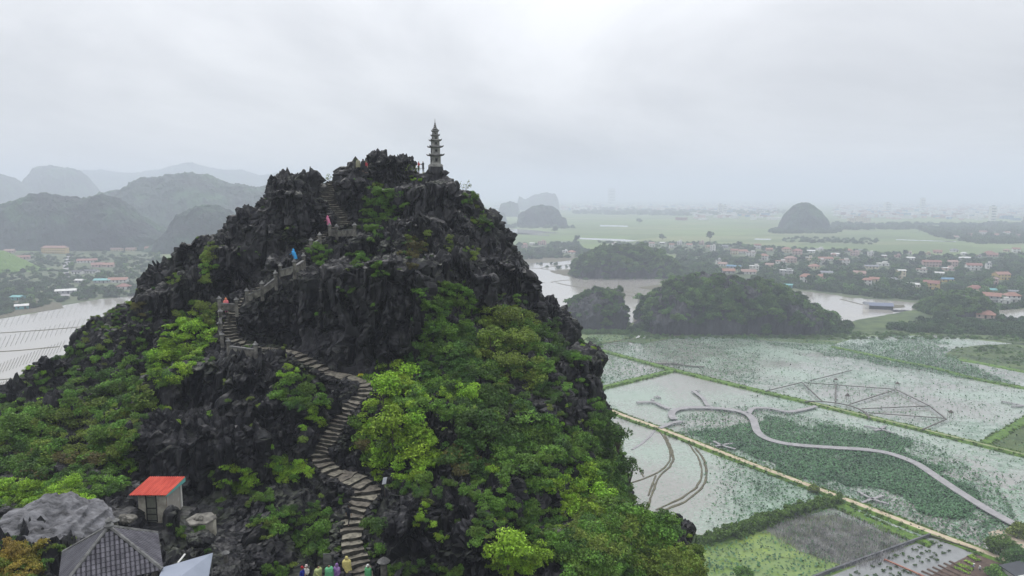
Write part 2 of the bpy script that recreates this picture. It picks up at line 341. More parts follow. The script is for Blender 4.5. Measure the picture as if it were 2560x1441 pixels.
bm = bmesh.new()
me = bpy.data.meshes.new('t')
tri = []
off = base_n; VT = [V[0]]
for bi, (x0, x1, y0, y1, Fd, dep, sq) in enumerate(BLOB):
    c = P((x0 + x1) / 2, (y0 + y1) / 2, Fd); s = np.linalg.norm(c - [0, 0, H]) / FPX
    rx, rz = (x1 - x0) / 2 * s * 1.04, (y1 - y0) / 2 * s * 1.03
    e = 1 - 0.85 * sq
    q = np.sign(sv) * np.abs(sv) ** e; q = q * np.array([rx, dep / 2, rz])
    q *= (1 + 0.10 * vnoise(sv * 1.7 + bi * 7.3, 5))[:, None]; q[:, 1] += q[:, 2] * (.06 + .1 * math.sin(bi * 2.1))
    VT.append(q + c); tri.append(sf + off); off += len(sv)
VV = np.vstack(VT)
me = bpy.data.meshes.new('hillbase'); me.vertices.add(len(VV)); me.vertices.foreach_set('co', VV.astype(np.float32).ravel())
TR = np.vstack(tri); QU = Fq[0]
li = np.r_[QU.ravel(), TR.ravel()].astype(np.int32); me.loops.add(len(li)); me.loops.foreach_set('vertex_index', li)
ls = np.r_[np.arange(len(QU)) * 4, len(QU) * 4 + np.arange(len(TR)) * 3].astype(np.int32)
me.polygons.add(len(ls)); me.polygons.foreach_set('loop_start', ls); me.update(calc_edges=True)
VOX = 0.21
to = bpy.data.objects.new('tmp', me); COL.objects.link(to)
md = to.modifiers.new('r', 'REMESH'); md.mode = 'VOXEL'; md.voxel_size = VOX
dg = bpy.context.evaluated_depsgraph_get(); ev = to.evaluated_get(dg).to_mesh()
nv = len(ev.vertices); co = np.empty(nv * 3, np.float32); ev.vertices.foreach_get('co', co); co = co.reshape(-1, 3)
no = np.empty(nv * 3, np.float32); ev.vertices.foreach_get('normal', no); no = no.reshape(-1, 3)
nf = len(ev.polygons); fi = np.empty(nf * 4, np.int32); ev.loops.foreach_get('vertex_index', fi); fi = fi.reshape(-1, 4)
to.to_mesh_clear() if hasattr(to, 'to_mesh_clear') else None
bpy.data.objects.remove(to); bpy.data.meshes.remove(me)
# keep what can be seen from the camera's side; drop the buried box
keepv = (co[:, 2] > 43.5) & (co[:, 0] > -84.5) & (co[:, 0] < 35) & (co[:, 1] > 15) & (co[:, 1] < 126)
kf = keepv[fi].all(1); fi = fi[kf]
used = np.zeros(nv, bool); used[fi.ravel()] = True; mp_ = np.cumsum(used) - 1; co = co[used]; no = no[used]; fi = mp_[fi]
print('hill verts', len(co), round(time.time() - T0, 1))
# smooth the steps between blocks a little
e0 = np.r_[fi[:, 0], fi[:, 1], fi[:, 2], fi[:, 3]]; e1 = np.r_[fi[:, 1], fi[:, 2], fi[:, 3], fi[:, 0]]
for _ in range(1):
    acc = np.zeros_like(no); cnt = np.zeros(len(no)); 
    for ax in range(3): acc[:, ax] = np.bincount(e0, no[e1, ax], len(no))
    cnt = np.bincount(e0, minlength=len(no)); no = no + acc / np.maximum(cnt, 1)[:, None]; no /= np.linalg.norm(no, axis=1)[:, None] + 1e-9
p = co.copy()
wp = np.stack([fbm(p * 0.22 + 11, 3, 1), fbm(p * 0.22 + 37, 3, 2), fbm(p * 0.22 + 71, 3, 3)], 1)
q = p + wp * 2.2
steep = 1 - np.abs(no[:, 2])
rd = lambda t: 1 - np.minimum(np.abs(t) * 2.0, 1)
ck = lambda t, w: -np.exp(-(t / w) ** 2)
qs = p + wp * 1.1
big = fbm(q * 0.11, 3, 9) * 1.3
fl = rd(vnoise(qs * [0.30, 0.30, 0.03], 21)) ** 1.4 * 1.3 + rd(vnoise(qs * [0.75, 0.75, 0.07], 22)) ** 1.5 * 0.85 + rd(vnoise(qs * [1.7, 1.7, 0.22], 26)) ** 1.3 * 0.40
fl += ck(vnoise(qs * [0.34, 0.34, 0.035], 27), .06) * 1.0 + ck(vnoise(qs * [0.8, 0.8, 0.10], 28), .07) * 0.5
ch = rd(vnoise(qs * [0.5, 0.5, 0.2], 23)) ** 1.5 * 1.0 + rd(vnoise(qs * [1.3, 1.3, 0.5], 24)) ** 1.4 * 0.55
f1, f2, idv = worley(qs * [0.30, 0.30, 0.13], 31); gap = f2 - f1
blk = (idv - 0.5) * 1.5 - 1.5 * (1 - sstep(gap, 0.0, 0.09))
f1, f2, id2 = worley(qs * [0.85, 0.85, 0.36], 32); gp2 = f2 - f1
blk2 = (id2 - 0.5) * 0.55 - 0.55 * (1 - sstep(gp2, 0.0, 0.12))
f1, f2, id3 = worley(qs * [2.1, 2.1, 1.1], 33)
blk3 = (id3 - 0.5) * 0.26
zone = sstep(vnoise(p * 0.09, 55) + .35 * vnoise(p * .25, 56), -0.2, 0.3)
dsp = big * .7 + steep * fl * (.45 + .5 * zone) + (1 - steep * 0.85) * ch * (.35 + .65 * zone) - 0.75 + blk * (0.35 + 0.4 * steep) + blk2 * (.25 + .6 * zone) + blk3 * (.3 + .7 * zone)
pd, pz = path_near(p[:, :2].astype(float))
onp = (1 - sstep(pd, 1.05, 2.2)) * (p[:, 2] < pz + .9) * (p[:, 2] > pz - 3)
hk = (1 - sstep(np.abs(p[:, 0] - hp[0] - 1.0), 1.7, 3.2)) * (1 - sstep(np.abs(p[:, 1] - hp[1] - .4), 2.3, 3.8)); onp = np.maximum(onp, .9 * hk)
dsp = dsp * (1 - onp) - 0.05 * onp
co = co + no * dsp[:, None]
# flared points on upward ribs
nu = np.clip(no[:, 2] - 0.1, 0, 1); co[:, 2] += ((rd(vnoise(qs * [0.8, 0.8, 0.25], 25)) ** 3) * .65 + (rd(vnoise(qs * [1.8, 1.8, 0.5], 29)) ** 2) * .3) * nu * (1 - onp) * (.15 + .7 * zone)
hm = mesh_np('hill', co, fi, False)
def rockmat():
    m = bpy.data.materials.new('black_limestone'); m.use_nodes = True; N = m.node_tree.nodes; L = m.node_tree.links; b = N['Principled BSDF']
    g = N.new('ShaderNodeNewGeometry')
    n1 = N.new('ShaderNodeTexNoise'); n1.inputs['Scale'].default_value = 0.45; n1.inputs['Detail'].default_value = 8; n1.inputs['Roughness'].default_value = 0.7; L.new(g.outputs['Position'], n1.inputs[0])
    r = N.new('ShaderNodeValToRGB'); r.color_ramp.elements[0].position = 0.34; r.color_ramp.elements[0].color = (0.0015, 0.0015, 0.002, 1); r.color_ramp.elements[1].position = 0.72; r.color_ramp.elements[1].color = (0.027, 0.0265, 0.032, 1)
    e = r.color_ramp.elements.new(0.52); e.color = (0.0060, 0.0060, 0.0080, 1); L.new(n1.outputs[0], r.inputs[0])
    mpn = N.new('ShaderNodeMapping'); mpn.inputs['Scale'].default_value = (2.6, 2.6, 1.0); L.new(g.outputs['Position'], mpn.inputs[0])
    n2 = N.new('ShaderNodeTexNoise'); n2.inputs['Scale'].default_value = 1.0; n2.inputs['Detail'].default_value = 6; n2.inputs['Roughness'].default_value = 0.75; L.new(mpn.outputs[0], n2.inputs[0])
    r2 = N.new('ShaderNodeValToRGB'); r2.color_ramp.elements[0].position = 0.60; r2.color_ramp.elements[0].color = (0, 0, 0, 1); r2.color_ramp.elements[1].position = 0.74; r2.color_ramp.elements[1].color = (1, 1, 1, 1); L.new(n2.outputs[0], r2.inputs[0])
    mx = N.new('ShaderNodeMixRGB'); L.new(r2.outputs[0], mx.inputs[0]); L.new(r.outputs[0], mx.inputs[1]); mx.inputs[2].default_value = (0.10, 0.10, 0.11, 1)
    mps = N.new('ShaderNodeMapping'); mps.inputs['Scale'].default_value = (1.1, 1.1, .09); L.new(g.outputs['Position'], mps.inputs[0])
    n4 = N.new('ShaderNodeTexNoise'); n4.inputs['Scale'].default_value = 1.0; n4.inputs['Detail'].default_value = 5; n4.inputs['Roughness'].default_value = 0.6; L.new(mps.outputs[0], n4.inputs[0])
    r4 = N.new('ShaderNodeValToRGB'); r4.color_ramp.elements[0].position = 0.57; r4.color_ramp.elements[0].color = (0, 0, 0, 1); r4.color_ramp.elements[1].position = 0.75; r4.color_ramp.elements[1].color = (.8, .8, .8, 1); L.new(n4.outputs[0], r4.inputs[0])
    mx4 = N.new('ShaderNodeMixRGB'); L.new(r4.outputs[0], mx4.inputs[0]); L.new(mx.outputs[0], mx4.inputs[1]); mx4.inputs[2].default_value = (0.085, 0.083, 0.082, 1); mx = mx4
    # moss film and soil where the ledges are level
    sp = N.new('ShaderNodeSeparateXYZ'); L.new(g.outputs['Normal'], sp.inputs[0])
    n3 = N.new('ShaderNodeTexNoise'); n3.inputs['Scale'].default_value = 0.22; n3.inputs['Detail'].default_value = 6; L.new(g.outputs['Position'], n3.inputs[0])
    a = mth(N, L, 'MULTIPLY', mth(N, L, 'SUBTRACT', sp.outputs[2], 0.45, clamp=True), 2.2, clamp=True)
    c = mth(N, L, 'MULTIPLY', mth(N, L, 'SUBTRACT', n3.outputs[0], 0.5, clamp=True), 6.0, clamp=True)
    mx2 = N.new('ShaderNodeMixRGB'); L.new(mth(N, L, 'MULTIPLY', a, mth(N, L, 'MULTIPLY', c, 0.55)), mx2.inputs[0]); L.new(mx.outputs[0], mx2.inputs[1]); mx2.inputs[2].default_value = (0.035, 0.05, 0.014, 1)
    L.new(mx2.outputs[0], b.inputs['Base Color']); b.inputs['Roughness'].default_value = 0.5; b.inputs['Specular IOR Level'].default_value = 0.28
    nb = N.new('ShaderNodeTexNoise'); nb.noise_type = 'RIDGED_MULTIFRACTAL'; nb.inputs['Scale'].default_value = 1.0; nb.inputs['Detail'].default_value = 6; nb.inputs['Roughness'].default_value = 0.6; mpb = N.new('ShaderNodeMapping'); mpb.inputs['Scale'].default_value = (1.6, 1.6, .6); L.new(g.outputs['Position'], mpb.inputs[0]); L.new(mpb.outputs[0], nb.inputs[0])
    bu = N.new('ShaderNodeBump'); bu.inputs['Distance'].default_value = 0.22; bu.inputs['Strength'].default_value = 1; L.new(nb.outputs[0], bu.inputs['Height']); L.new(bu.outputs[0], b.inputs['Normal'])
    return m
M['rock'] = rockmat()
HILL = link('hill', hm, None, M['rock']); tag(HILL, 'jagged black limestone hill rising to the pagoda', kind='structure')
tris = np.vstack([fi[:, [0, 1, 2]], fi[:, [0, 2, 3]]])
BVH = BVHTree.FromPolygons(co.tolist(), fi.tolist())
if 0: PX_, PY_ = to_px(co.T); dbg = (PX_ > 1640) & (PY_ > 1150) & (PY_ < 1300); print('DBG', dbg.sum(), co[dbg].mean(0) if dbg.any() else '', co[dbg].min(0), co[dbg].max(0))
print('hill done', round(time.time() - T0, 1))
def hit(px, py):
    d = Vector(ray(px, py)).normalized(); r = BVH.ray_cast(Vector((0, 0, H)), d, 200)
    return (r[0], r[1]) if r[0] is not None else (None, None)
def ground(x, y, z=130):
    r = BVH.ray_cast(Vector((x, y, z)), Vector((0, 0, -1)), 200); return r[0]
# the lower body of the hill, down to the fields
mbv = []; 
na, nr = 96, 14
for jr in range(nr):
    t = jr / (nr - 1)
    for ia in range(na):
        an = 2 * math.pi * ia / na; R0 = 1.0 + 0.10 * math.sin(3 * an + 1) + 0.06 * math.sin(7 * an)
        rx = (50 + 24 * t ** 1.4) * R0; ry = (50 + 24 * t ** 1.4) * R0
        mbv.append((-32 + rx * math.cos(an) * 0.94, 66 + ry * math.sin(an), 50 * (1 - t) ** 0.9 - 0.3))
mbv = np.array(mbv); mbv += np.stack([fbm(mbv * 0.07, 3, 60 + a) * 7 for a in range(3)], 1) * np.array([1, 1, 0.4])
cap = len(mbv); mbv = np.vstack([mbv, [[-26, 66, 46]]])
lf = [(j * na + (i + 1) % na, j * na + i, (j + 1) * na + i, (j + 1) * na + (i + 1) % na) for j in range(nr - 1) for i in range(na)]
mm = bpy.data.meshes.new('hill_foot'); mm.from_pydata(mbv.tolist(), [], lf + [(i, (i + 1) % na, cap) for i in range(na)]); mm.update()
M['slope'] = mat('wooded_slope', (0.015, 0.03, 0.01), (0.045, 0.085, 0.02), scale=0.3, bump=1.5, bscale=0.5)
tag(link('hill_foot', mm, None, M['slope']), 'lower wooded flank of the black hill', kind='structure')

# ================================================================== haze, ground, water
hz = MB().box((0, 6400, 133.5), (27000, 17600, 271)).obj('haze', None)
m = bpy.data.materials.new('haze_air'); m.use_nodes = True; N = m.node_tree.nodes; L = m.node_tree.links; N.clear()
pv = N.new('ShaderNodeVolumePrincipled'); o_ = N.new('ShaderNodeOutputMaterial'); L.new(pv.outputs[0], o_.inputs['Volume'])
pv.inputs['Density'].default_value = HAZE_D; pv.inputs['Color'].default_value = (*HAZE_C, 1); pv.inputs['Anisotropy'].default_value = 0.0
hz.data.materials.append(m); tag(hz, kind='stuff')

def gmat():
    m = bpy.data.materials.new('farmland'); m.use_nodes = True; N = m.node_tree.nodes; L = m.node_tree.links; b = N['Principled BSDF']; b.inputs['Roughness'].default_value = 0.9; b.inputs['Specular IOR Level'].default_value = 0.1
    g = N.new('ShaderNodeNewGeometry')
    mp = N.new('ShaderNodeMapping'); mp.inputs['Rotation'].default_value = (0, 0, 0.35); mp.inputs['Scale'].default_value = (0.006, 0.011, 0.01); L.new(g.outputs['Position'], mp.inputs[0])
    vo = N.new('ShaderNodeTexVoronoi'); vo.distance = 'CHEBYCHEV'; vo.inputs['Scale'].default_value = 1.0; vo.inputs['Randomness'].default_value = 0.75; L.new(mp.outputs[0], vo.inputs[0])
    s = N.new('ShaderNodeSeparateXYZ'); L.new(vo.outputs['Color'], s.inputs[0])
    r = N.new('ShaderNodeValToRGB'); els = r.color_ramp.elements; els[0].position = 0; els[0].color = (0.14, 0.22, 0.05, 1); els[1].position = 1; els[1].color = (0.22, 0.28, 0.09, 1)
    for ps, c in ((0.3, (0.20, 0.27, 0.08)), (0.55, (0.10, 0.15, 0.04)), (0.8, (0.24, 0.25, 0.11))):
        e = els.new(ps); e.color = (*c, 1)
    r.color_ramp.interpolation = 'CONSTANT'; L.new(s.outputs[0], r.inputs[0])
    n1 = N.new('ShaderNodeTexNoise'); n1.inputs['Scale'].default_value = 0.0016; n1.inputs['Detail'].default_value = 8; n1.inputs['Roughness'].default_value = 0.65; L.new(g.outputs['Position'], n1.inputs[0])
    r2 = N.new('ShaderNodeValToRGB'); r2.color_ramp.elements[0].position = 0.42; r2.color_ramp.elements[1].position = 0.62; L.new(n1.outputs[0], r2.inputs[0])
    n2 = N.new('ShaderNodeTexNoise'); n2.inputs['Scale'].default_value = 0.05; n2.inputs['Detail'].default_value = 6; L.new(g.outputs['Position'], n2.inputs[0])
    mx = N.new('ShaderNodeMixRGB'); mx.inputs[0].default_value = 0.35; L.new(r.outputs[0], mx.inputs[1]); mx.inputs[2].default_value = (0.17, 0.25, 0.07, 1)
    mx2 = N.new('ShaderNodeMixRGB'); L.new(mth(N, L, 'MULTIPLY', r2.outputs[0], 0.45), mx2.inputs[0]); L.new(mx.outputs[0], mx2.inputs[1]); mx2.inputs[2].default_value = (0.07, 0.11, 0.045, 1)
    mx3 = N.new('ShaderNodeMixRGB'); mx3.blend_type = 'MULTIPLY'; mx3.inputs[0].default_value = 0.5; L.new(mx2.outputs[0], mx3.inputs[1]); L.new(n2.outputs[0], mx3.inputs[2]); 
    g2 = N.new('ShaderNodeBrightContrast'); g2.inputs[1].default_value = 0.03; L.new(mx3.outputs[0], g2.inputs[0])
    L.new(g2.outputs[0], b.inputs['Base Color']); return m
M['farm'] = gmat()
gp = MB(); gp.add([(-13000, -2300, 0), (13000, -2300, 0), (13000, 15100, 0), (-13000, 15100, 0)], [(0, 1, 2, 3)])
tag(gp.obj('ground', M['farm']), 'flat green farmland of the plain', kind='structure')

def watermat(name, mud, film, thr, fscale, rough=0.08):
    m = bpy.data.materials.new(name); m.use_nodes = True; N = m.node_tree.nodes; L = m.node_tree.links; b = N['Principled BSDF']
    g = N.new('ShaderNodeNewGeometry')
    n1 = N.new('ShaderNodeTexNoise'); n1.inputs['Scale'].default_value = fscale; n1.inputs['Detail'].default_value = 5; n1.inputs['Roughness'].default_value = 0.6; L.new(g.outputs['Position'], n1.inputs[0])
    n2 = N.new('ShaderNodeTexNoise'); n2.inputs['Scale'].default_value = 0.9; n2.inputs['Detail'].default_value = 6; n2.inputs['Roughness'].default_value = 0.75; L.new(g.outputs['Position'], n2.inputs[0])
    t = mth(N, L, 'ADD', mth(N, L, 'MULTIPLY', n1.outputs[0], 1.4), mth(N, L, 'MULTIPLY', n2.outputs[0], 0.9))
    t = mth(N, L, 'MULTIPLY', mth(N, L, 'SUBTRACT', t, thr), 4.0, clamp=True)
    mx = N.new('ShaderNodeMixRGB'); L.new(t, mx.inputs[0]); mx.inputs[1].default_value = (*mud, 1); mx.inputs[2].default_value = (*film, 1)
    L.new(mx.outputs[0], b.inputs['Base Color']); L.new(mth(N, L, 'MULTIPLY_ADD', t, 0.3), b.inputs['Roughness']); N[-1].inputs[2].default_value = rough
    b.inputs['Specular IOR Level'].default_value = 0.6
    wv = N.new('ShaderNodeTexNoise'); wv.inputs['Scale'].default_value = 0.8; wv.inputs['Detail'].default_value = 3; L.new(g.outputs['Position'], wv.inputs[0])
    bu = N.new('ShaderNodeBump'); bu.inputs['Distance'].default_value = 0.05; L.new(wv.outputs[0], bu.inputs['Height']); L.new(bu.outputs[0], b.inputs['Normal'])
    return m
M['pond'] = watermat('pond_water', (0.225, 0.222, 0.20), (0.25, 0.315, 0.26), 1.05, 0.018)
M['river'] = watermat('flood_water', (0.34, 0.32, 0.285), (0.40, 0.385, 0.34), 1.3, 0.006, 0.05)
M['weed'] = mat('duckweed', (0.12, 0.20, 0.025), (0.20, 0.28, 0.05), scale=0.12, rough=0.5, c3=(0.15, 0.22, 0.07))
M['grey_net'] = mat('grey_water', (0.17, 0.176, 0.176), (0.21, 0.218, 0.22), scale=0.25, rough=0.25)
def poly(name, px, mt, z, label, kind='structure', jit=0):
    v = [tuple(G(a, b, z)) for a, b in px]; bm = bmesh.new(); vs = [bm.verts.new(q) for q in v]; f = bm.faces.new(vs)
    if f.normal.z < 0: f.normal_flip()
    bmesh.ops.triangulate(bm, faces=[f]); me = bpy.data.meshes.new(name); bm.to_mesh(me); bm.free()
    return tag(link(name, me, None, mt), label, kind=kind)
def densify(px, n=6, amp=3, seed=0):
    r_ = random.Random(seed); out = []
    for i in range(len(px)):
        a, b = px[i], px[(i + 1) % len(px)]
        for k in range(n):
            t = k / n; out.append((a[0] + (b[0] - a[0]) * t + (r_.uniform(-amp, amp) if k else 0), a[1] + (b[1] - a[1]) * t + (r_.uniform(-amp, amp) * 0.25 if k else 0)))
    return out
poly('pond_water', [(1100, 1900), (1100, 835), (1480, 862), (1640, 848), (1760, 842), (1900, 850), (2080, 862), (2150, 842), (2330, 838), (2560, 862), (3300, 950), (3600, 1900)], M['pond'], 0.10, 'grey green water of the lotus ponds')
poly('flood_water', densify([(1150, 645), (1290, 652), (1330, 648), (1380, 652), (1452, 648), (1430, 692), (1520, 699), (1600, 693), (1640, 684), (1662, 674), (1706, 677), (1700, 690), (1660, 705), (1625, 725), (1640, 760), (1620, 790), (1560, 815), (1420, 815), (1360, 838), (1100, 860)], 5, 4, 3), M['river'], 0.10, 'silty flood water behind the black hill')
M['village_ground'] = mat('village_ground', (0.03, 0.055, 0.02), (0.10, 0.12, 0.05), scale=0.03)  # dark grass, deeper in tone than the open farmland
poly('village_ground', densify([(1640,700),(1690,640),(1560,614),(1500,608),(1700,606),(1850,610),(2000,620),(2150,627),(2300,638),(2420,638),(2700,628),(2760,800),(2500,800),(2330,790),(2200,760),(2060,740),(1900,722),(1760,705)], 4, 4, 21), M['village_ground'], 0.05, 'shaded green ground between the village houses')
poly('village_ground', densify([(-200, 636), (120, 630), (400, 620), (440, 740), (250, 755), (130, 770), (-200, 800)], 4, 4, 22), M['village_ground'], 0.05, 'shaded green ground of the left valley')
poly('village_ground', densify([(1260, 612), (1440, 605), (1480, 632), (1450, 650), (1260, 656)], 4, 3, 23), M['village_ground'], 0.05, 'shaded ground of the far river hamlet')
poly('flood_water', densify([(1900, 722), (1990, 727), (2060, 733), (2130, 745), (2210, 750), (2290, 757), (2330, 765), (2290, 778), (2240, 783), (2190, 793), (2130, 806), (2060, 806), (1960, 790)], 5, 4, 4), M['river'], 0.10, 'silty flood water beside the village')
poly('flood_water', densify([(2440, 768), (2500, 775), (2600, 772), (2700, 800), (2560, 800), (2480, 790)], 4, 3, 5), M['river'], 0.10, 'small flooded plot at the village edge')
poly('flood_water', densify([(-900, 850), (0, 797), (100, 780), (160, 763), (250, 748), (330, 740), (420, 738), (520, 800), (480, 1100), (-900, 1300)], 5, 3, 6), M['river'], 0.10, 'pale flooded paddies left of the hill')
for i, (pg, lb) in enumerate([([(1225, 568), (1330, 575), (1400, 582), (1310, 586), (1225, 580)], 'thin flooded channel by the low far hills'), ([(1440, 594), (1560, 598), (1600, 602), (1570, 604), (1450, 598)], 'narrow flooded strip in the green plain'), ([(1290, 581), (1375, 588), (1372, 590), (1290, 585)], 'narrow shining strip left in the green plain'), ([(1375, 604), (1440, 605), (1440, 607), (1375, 606)], 'short shining strip near the red roofs'), ([(1500, 562), (1570, 564), (1570, 567), (1500, 566)], 'far shining strip in the middle of the plain'), ([(1888, 596), (1930, 597), (1925, 600), (1885, 599)], 'shining patch before the round hill'), ([(2085, 569), (2120, 569), (2118, 572), (2088, 572)], 'shining patch right of the round hill'), ([(2240, 598), (2390, 603), (2390, 605), (2240, 600)], 'long thin shining strip behind the village'), ([(1670, 672), (1700, 671), (1704, 676), (1675, 678)], 'small pool beside the wooded knoll')]):
    poly('flood_water', pg, M['river'], 0.14, lb)
# ponds of the foreground
poly('duckweed_pond', densify([(1700, 1441), (1760, 1372), (1850, 1335), (1960, 1300), (2010, 1296), (2100, 1330), (2260, 1350), (2335, 1372), (2250, 1410), (2130, 1450), (2000, 1600), (1600, 1600)], 4, 3, 8), M['weed'], 0.16, 'bright green duckweed pond below the hedge')
poly('grey_plot', [(2050, 1450), (2327, 1344), (2442, 1378), (2375, 1412), (2270, 1470), (1960, 1600)], M['grey_net'], 0.34, 'smooth grey water of the walled plot')
M['soil'] = mat('garden_soil', (0.06, 0.035, 0.025), (0.12, 0.08, 0.06), scale=0.8, bump=0.1)
poly('garden_soil', [(2270, 1470), (2375, 1412), (2442, 1378), (2540, 1400), (2700, 1480), (2400, 1600)], M['soil'], 0.36, 'brown soil of the vegetable garden')
poly('yard', [(2470, 1330), (2560, 1310), (2800, 1380), (2700, 1480), (2540, 1402), (2500, 1385)], mat('yard_earth', (0.28, 0.22, 0.16), (0.42, 0.35, 0.27), scale=0.3), 0.40, 'pale earth yard at the corner')

def strip(name, px, wd, hh, mts, label, top=0.6, tm=0, kind='structure', step=6.0, z0=0.0, jit=0.15, cat=None, topw=None, parent=None):
    pts = resample(np.array([G(*q) for q in px])[:, :2], step); n = len(pts)
    t = np.gradient(pts, axis=0); t /= np.linalg.norm(t, axis=1)[:, None] + 1e-9; s = np.stack([-t[:, 1], t[:, 0]], 1)
    j1 = 1 + jit * np.array([rnd.uniform(-1, 1) for _ in range(n)]); j2 = 1 + jit * np.array([rnd.uniform(-1, 1) for _ in range(n)])
    rows = [(-wd / 2, 0), (-wd / 2 * top, hh), (wd / 2 * top, hh), (wd / 2, 0)]
    if topw: rows = [(-wd / 2, 0), (-wd / 2 * top, hh), (-topw / 2, hh), (topw / 2, hh), (wd / 2 * top, hh), (wd / 2, 0)]
    K = len(rows); V = []
    for a, (r_, z) in enumerate(rows):
        jj = (j1 if r_ < 0 else j2) if abs(r_) > (topw or 0) / 2 + 1e-6 else np.ones(n)
        V.append(np.column_stack([pts + s * (r_ * jj)[:, None], np.full(n, z0 + z) + (0.0 if not z else np.zeros(n))]))
    V = np.stack(V, 1).reshape(-1, 3); fs = []; ms = []
    for i in range(n - 1):
        for a in range(K - 1): fs.append((i * K + a, i * K + a + 1, (i + 1) * K + a + 1, (i + 1) * K + a)); ms.append(1 if (topw and a == 2) or (not topw and len(mts) > 1 and a == 1) else 0)
    mb = MB(); mb.add(V, [f[::-1] for f in fs]); mb.m = ms
    o = mb.obj(name, mts, parent); return tag(o, label, cat, kind=kind)
LANES = []
def lane(*a, **k): LANES.append((a[1], a[2], a[3])); return strip(*a, **k)
lane('dike', [(1440, 858), (1485, 873), (1680, 926), (1900, 980), (2060, 1018), (2300, 1076), (2560, 1141), (2900, 1230)], 5.0, 0.8, [M['grass'], M['grass'], ], 'long straight grassy dike across the lotus ponds')
strip('path', [(2010, 1006), (2300, 1076), (2560, 1141)], 0.9, 0.05, [mat('worn_track', (0.18, 0.19, 0.10), (0.36, 0.34, 0.22), scale=0.4)], 'thin worn track along the grassy dike', z0=0.8)
lane('dike', [(1440, 990), (1505, 972), (1683, 928)], 5.5, 0.8, [M['grass'], M['grass']], 'short grassy dike joining the long dike')
lane('dike', [(1480, 1010), (1560, 1043), (1640, 1071), (1860, 1157), (2085, 1242), (2300, 1325), (2440, 1378), (2520, 1408)], 5.4, 0.7, [M['grass'], M['dirt']], 'grassy bank carrying the tan dirt path', topw=2.1)
lane('dike', [(2090, 1262), (2200, 1316), (2330, 1366)], 5.0, 0.5, [M['grass']], 'broad grassy verge below the dirt path', jit=0.35)
lane('dike', [(2460, 1112), (2510, 1083), (2570, 1048), (2700, 980)], 5, 0.6, [M['grass']], 'grassy bank at the right edge pond')
poly('grass_verge', densify([(2462, 1112), (2575, 1052), (2800, 1060), (2800, 1200)], 4, 3, 9), M['verge'], 0.3, 'weedy green corner beyond the long dike')
lane('dike', [(2080, 868), (2250, 905), (2340, 922), (2420, 945), (2560, 972), (2800, 1010)], 4.5, 0.7, [M['grass']], 'dark weedy dike along the far lotus field')
lane('dike', [(2400, 900), (2470, 912), (2560, 930), (2700, 950)], 6, 0.5, [M['grass']], 'mossy bank at the upper right pond')
lane('dike', [(1480, 863), (1560, 851), (1640, 842), (1720, 838)], 2.0, 0.4, [M['mud']], 'low bank under the wooded hill')
poly('grass_verge', densify([(1560, 852), (1590, 836), (1700, 832), (1900, 842), (2100, 850), (2100, 838), (2250, 832), (2480, 848), (2560, 862), (2700, 800), (2450, 800), (2200, 812), (2000, 820), (1560, 826)], 4, 4, 10), M['verge'], 0.3, 'green verge at the foot of the wooded hills')
poly('grass_verge', densify([(2380, 872), (2460, 862), (2560, 858), (2700, 880), (2700, 930), (2560, 925), (2440, 906), (2360, 890)], 4, 3, 12), M['verge'], 0.3, 'mossy shoal at the upper right edge')
poly('grass_verge', densify([(1560, 852), (1610, 860), (1640, 852), (1690, 845), (1640, 838)], 4, 2, 13), M['verge'], 0.35, 'small grassy spit by the pale rubble')
for i, (px, wd, lb) in enumerate([([(1662, 1088), (1678, 1122), (1684, 1147), (1674, 1168), (1655, 1184), (1645, 1197), (1626, 1247), (1610, 1290)], 1.0, 'outer ridge of the curving mud lane'), ([(1650, 1080), (1668, 1108), (1676, 1132), (1675, 1150), (1665, 1167), (1645, 1182), (1605, 1200), (1570, 1210)], 0.8, 'inner ridge of the curving mud lane'), ([(1640, 1190), (1632, 1210), (1620, 1240)], 0.7, 'short ridge where the mud lane forks'),
    ([(1723, 1112), (1745, 1142), (1754, 1171), (1754, 1197), (1740, 1221), (1705, 1246), (1640, 1276)], 0.8, 'inner ridge of the big mud crescent'), ([(1738, 1122), (1758, 1145), (1767, 1175), (1766, 1201), (1748, 1228), (1712, 1256), (1640, 1284), (1600, 1292)], 1.0, 'outer ridge of the big mud crescent')]):
    strip('mud_ridge', px, wd, 0.3, [M['mud']], lb, step=2.5, jit=0.5)
strip('mud_ridge', [(1642, 1070), (1625, 1092), (1602, 1112), (1580, 1125)], 1.3, 0.3, [M['boardwalk']], 'grey ridge running to the foot of the hill', step=3)
strip('mud_ridge', [(1597, 1171), (1609, 1193)], 0.5, 0.3, [M['mud']], 'short dark bar standing in the pond', step=2)
LN = [([(1300, 671), (1350, 671), (1445, 658)], 'upper left'), ([(1350, 671), (1400, 680)], 'upper middle'), ([(1325, 711), (1360, 707)], 'left middle'), ([(1378, 706), (1400, 702), (1440, 699)], 'middle, before the knoll'), ([(1390, 707), (1425, 715), (1475, 722), (1530, 733)], 'long slanting'), ([(1550, 727), (1600, 736), (1625, 744)], 'upper right pair'), ([(1555, 736), (1610, 747)], 'lower right pair'), ([(2100, 748), (2180, 768), (2200, 772)], 'by the floating house'), ([(0, 833), (110, 826), (230, 815), (330, 802)], 'upper paddy'), ([(-50, 883), (60, 876), (150, 867)], 'middle paddy'), ([(-60, 958), (40, 945), (90, 948)], 'lower paddy')]
for px, lb in LN: strip('paddy_bank', px, 1.6, 0.35, [M['mud']], 'thin bank in the flood water, ' + lb, step=9, jit=0.6)
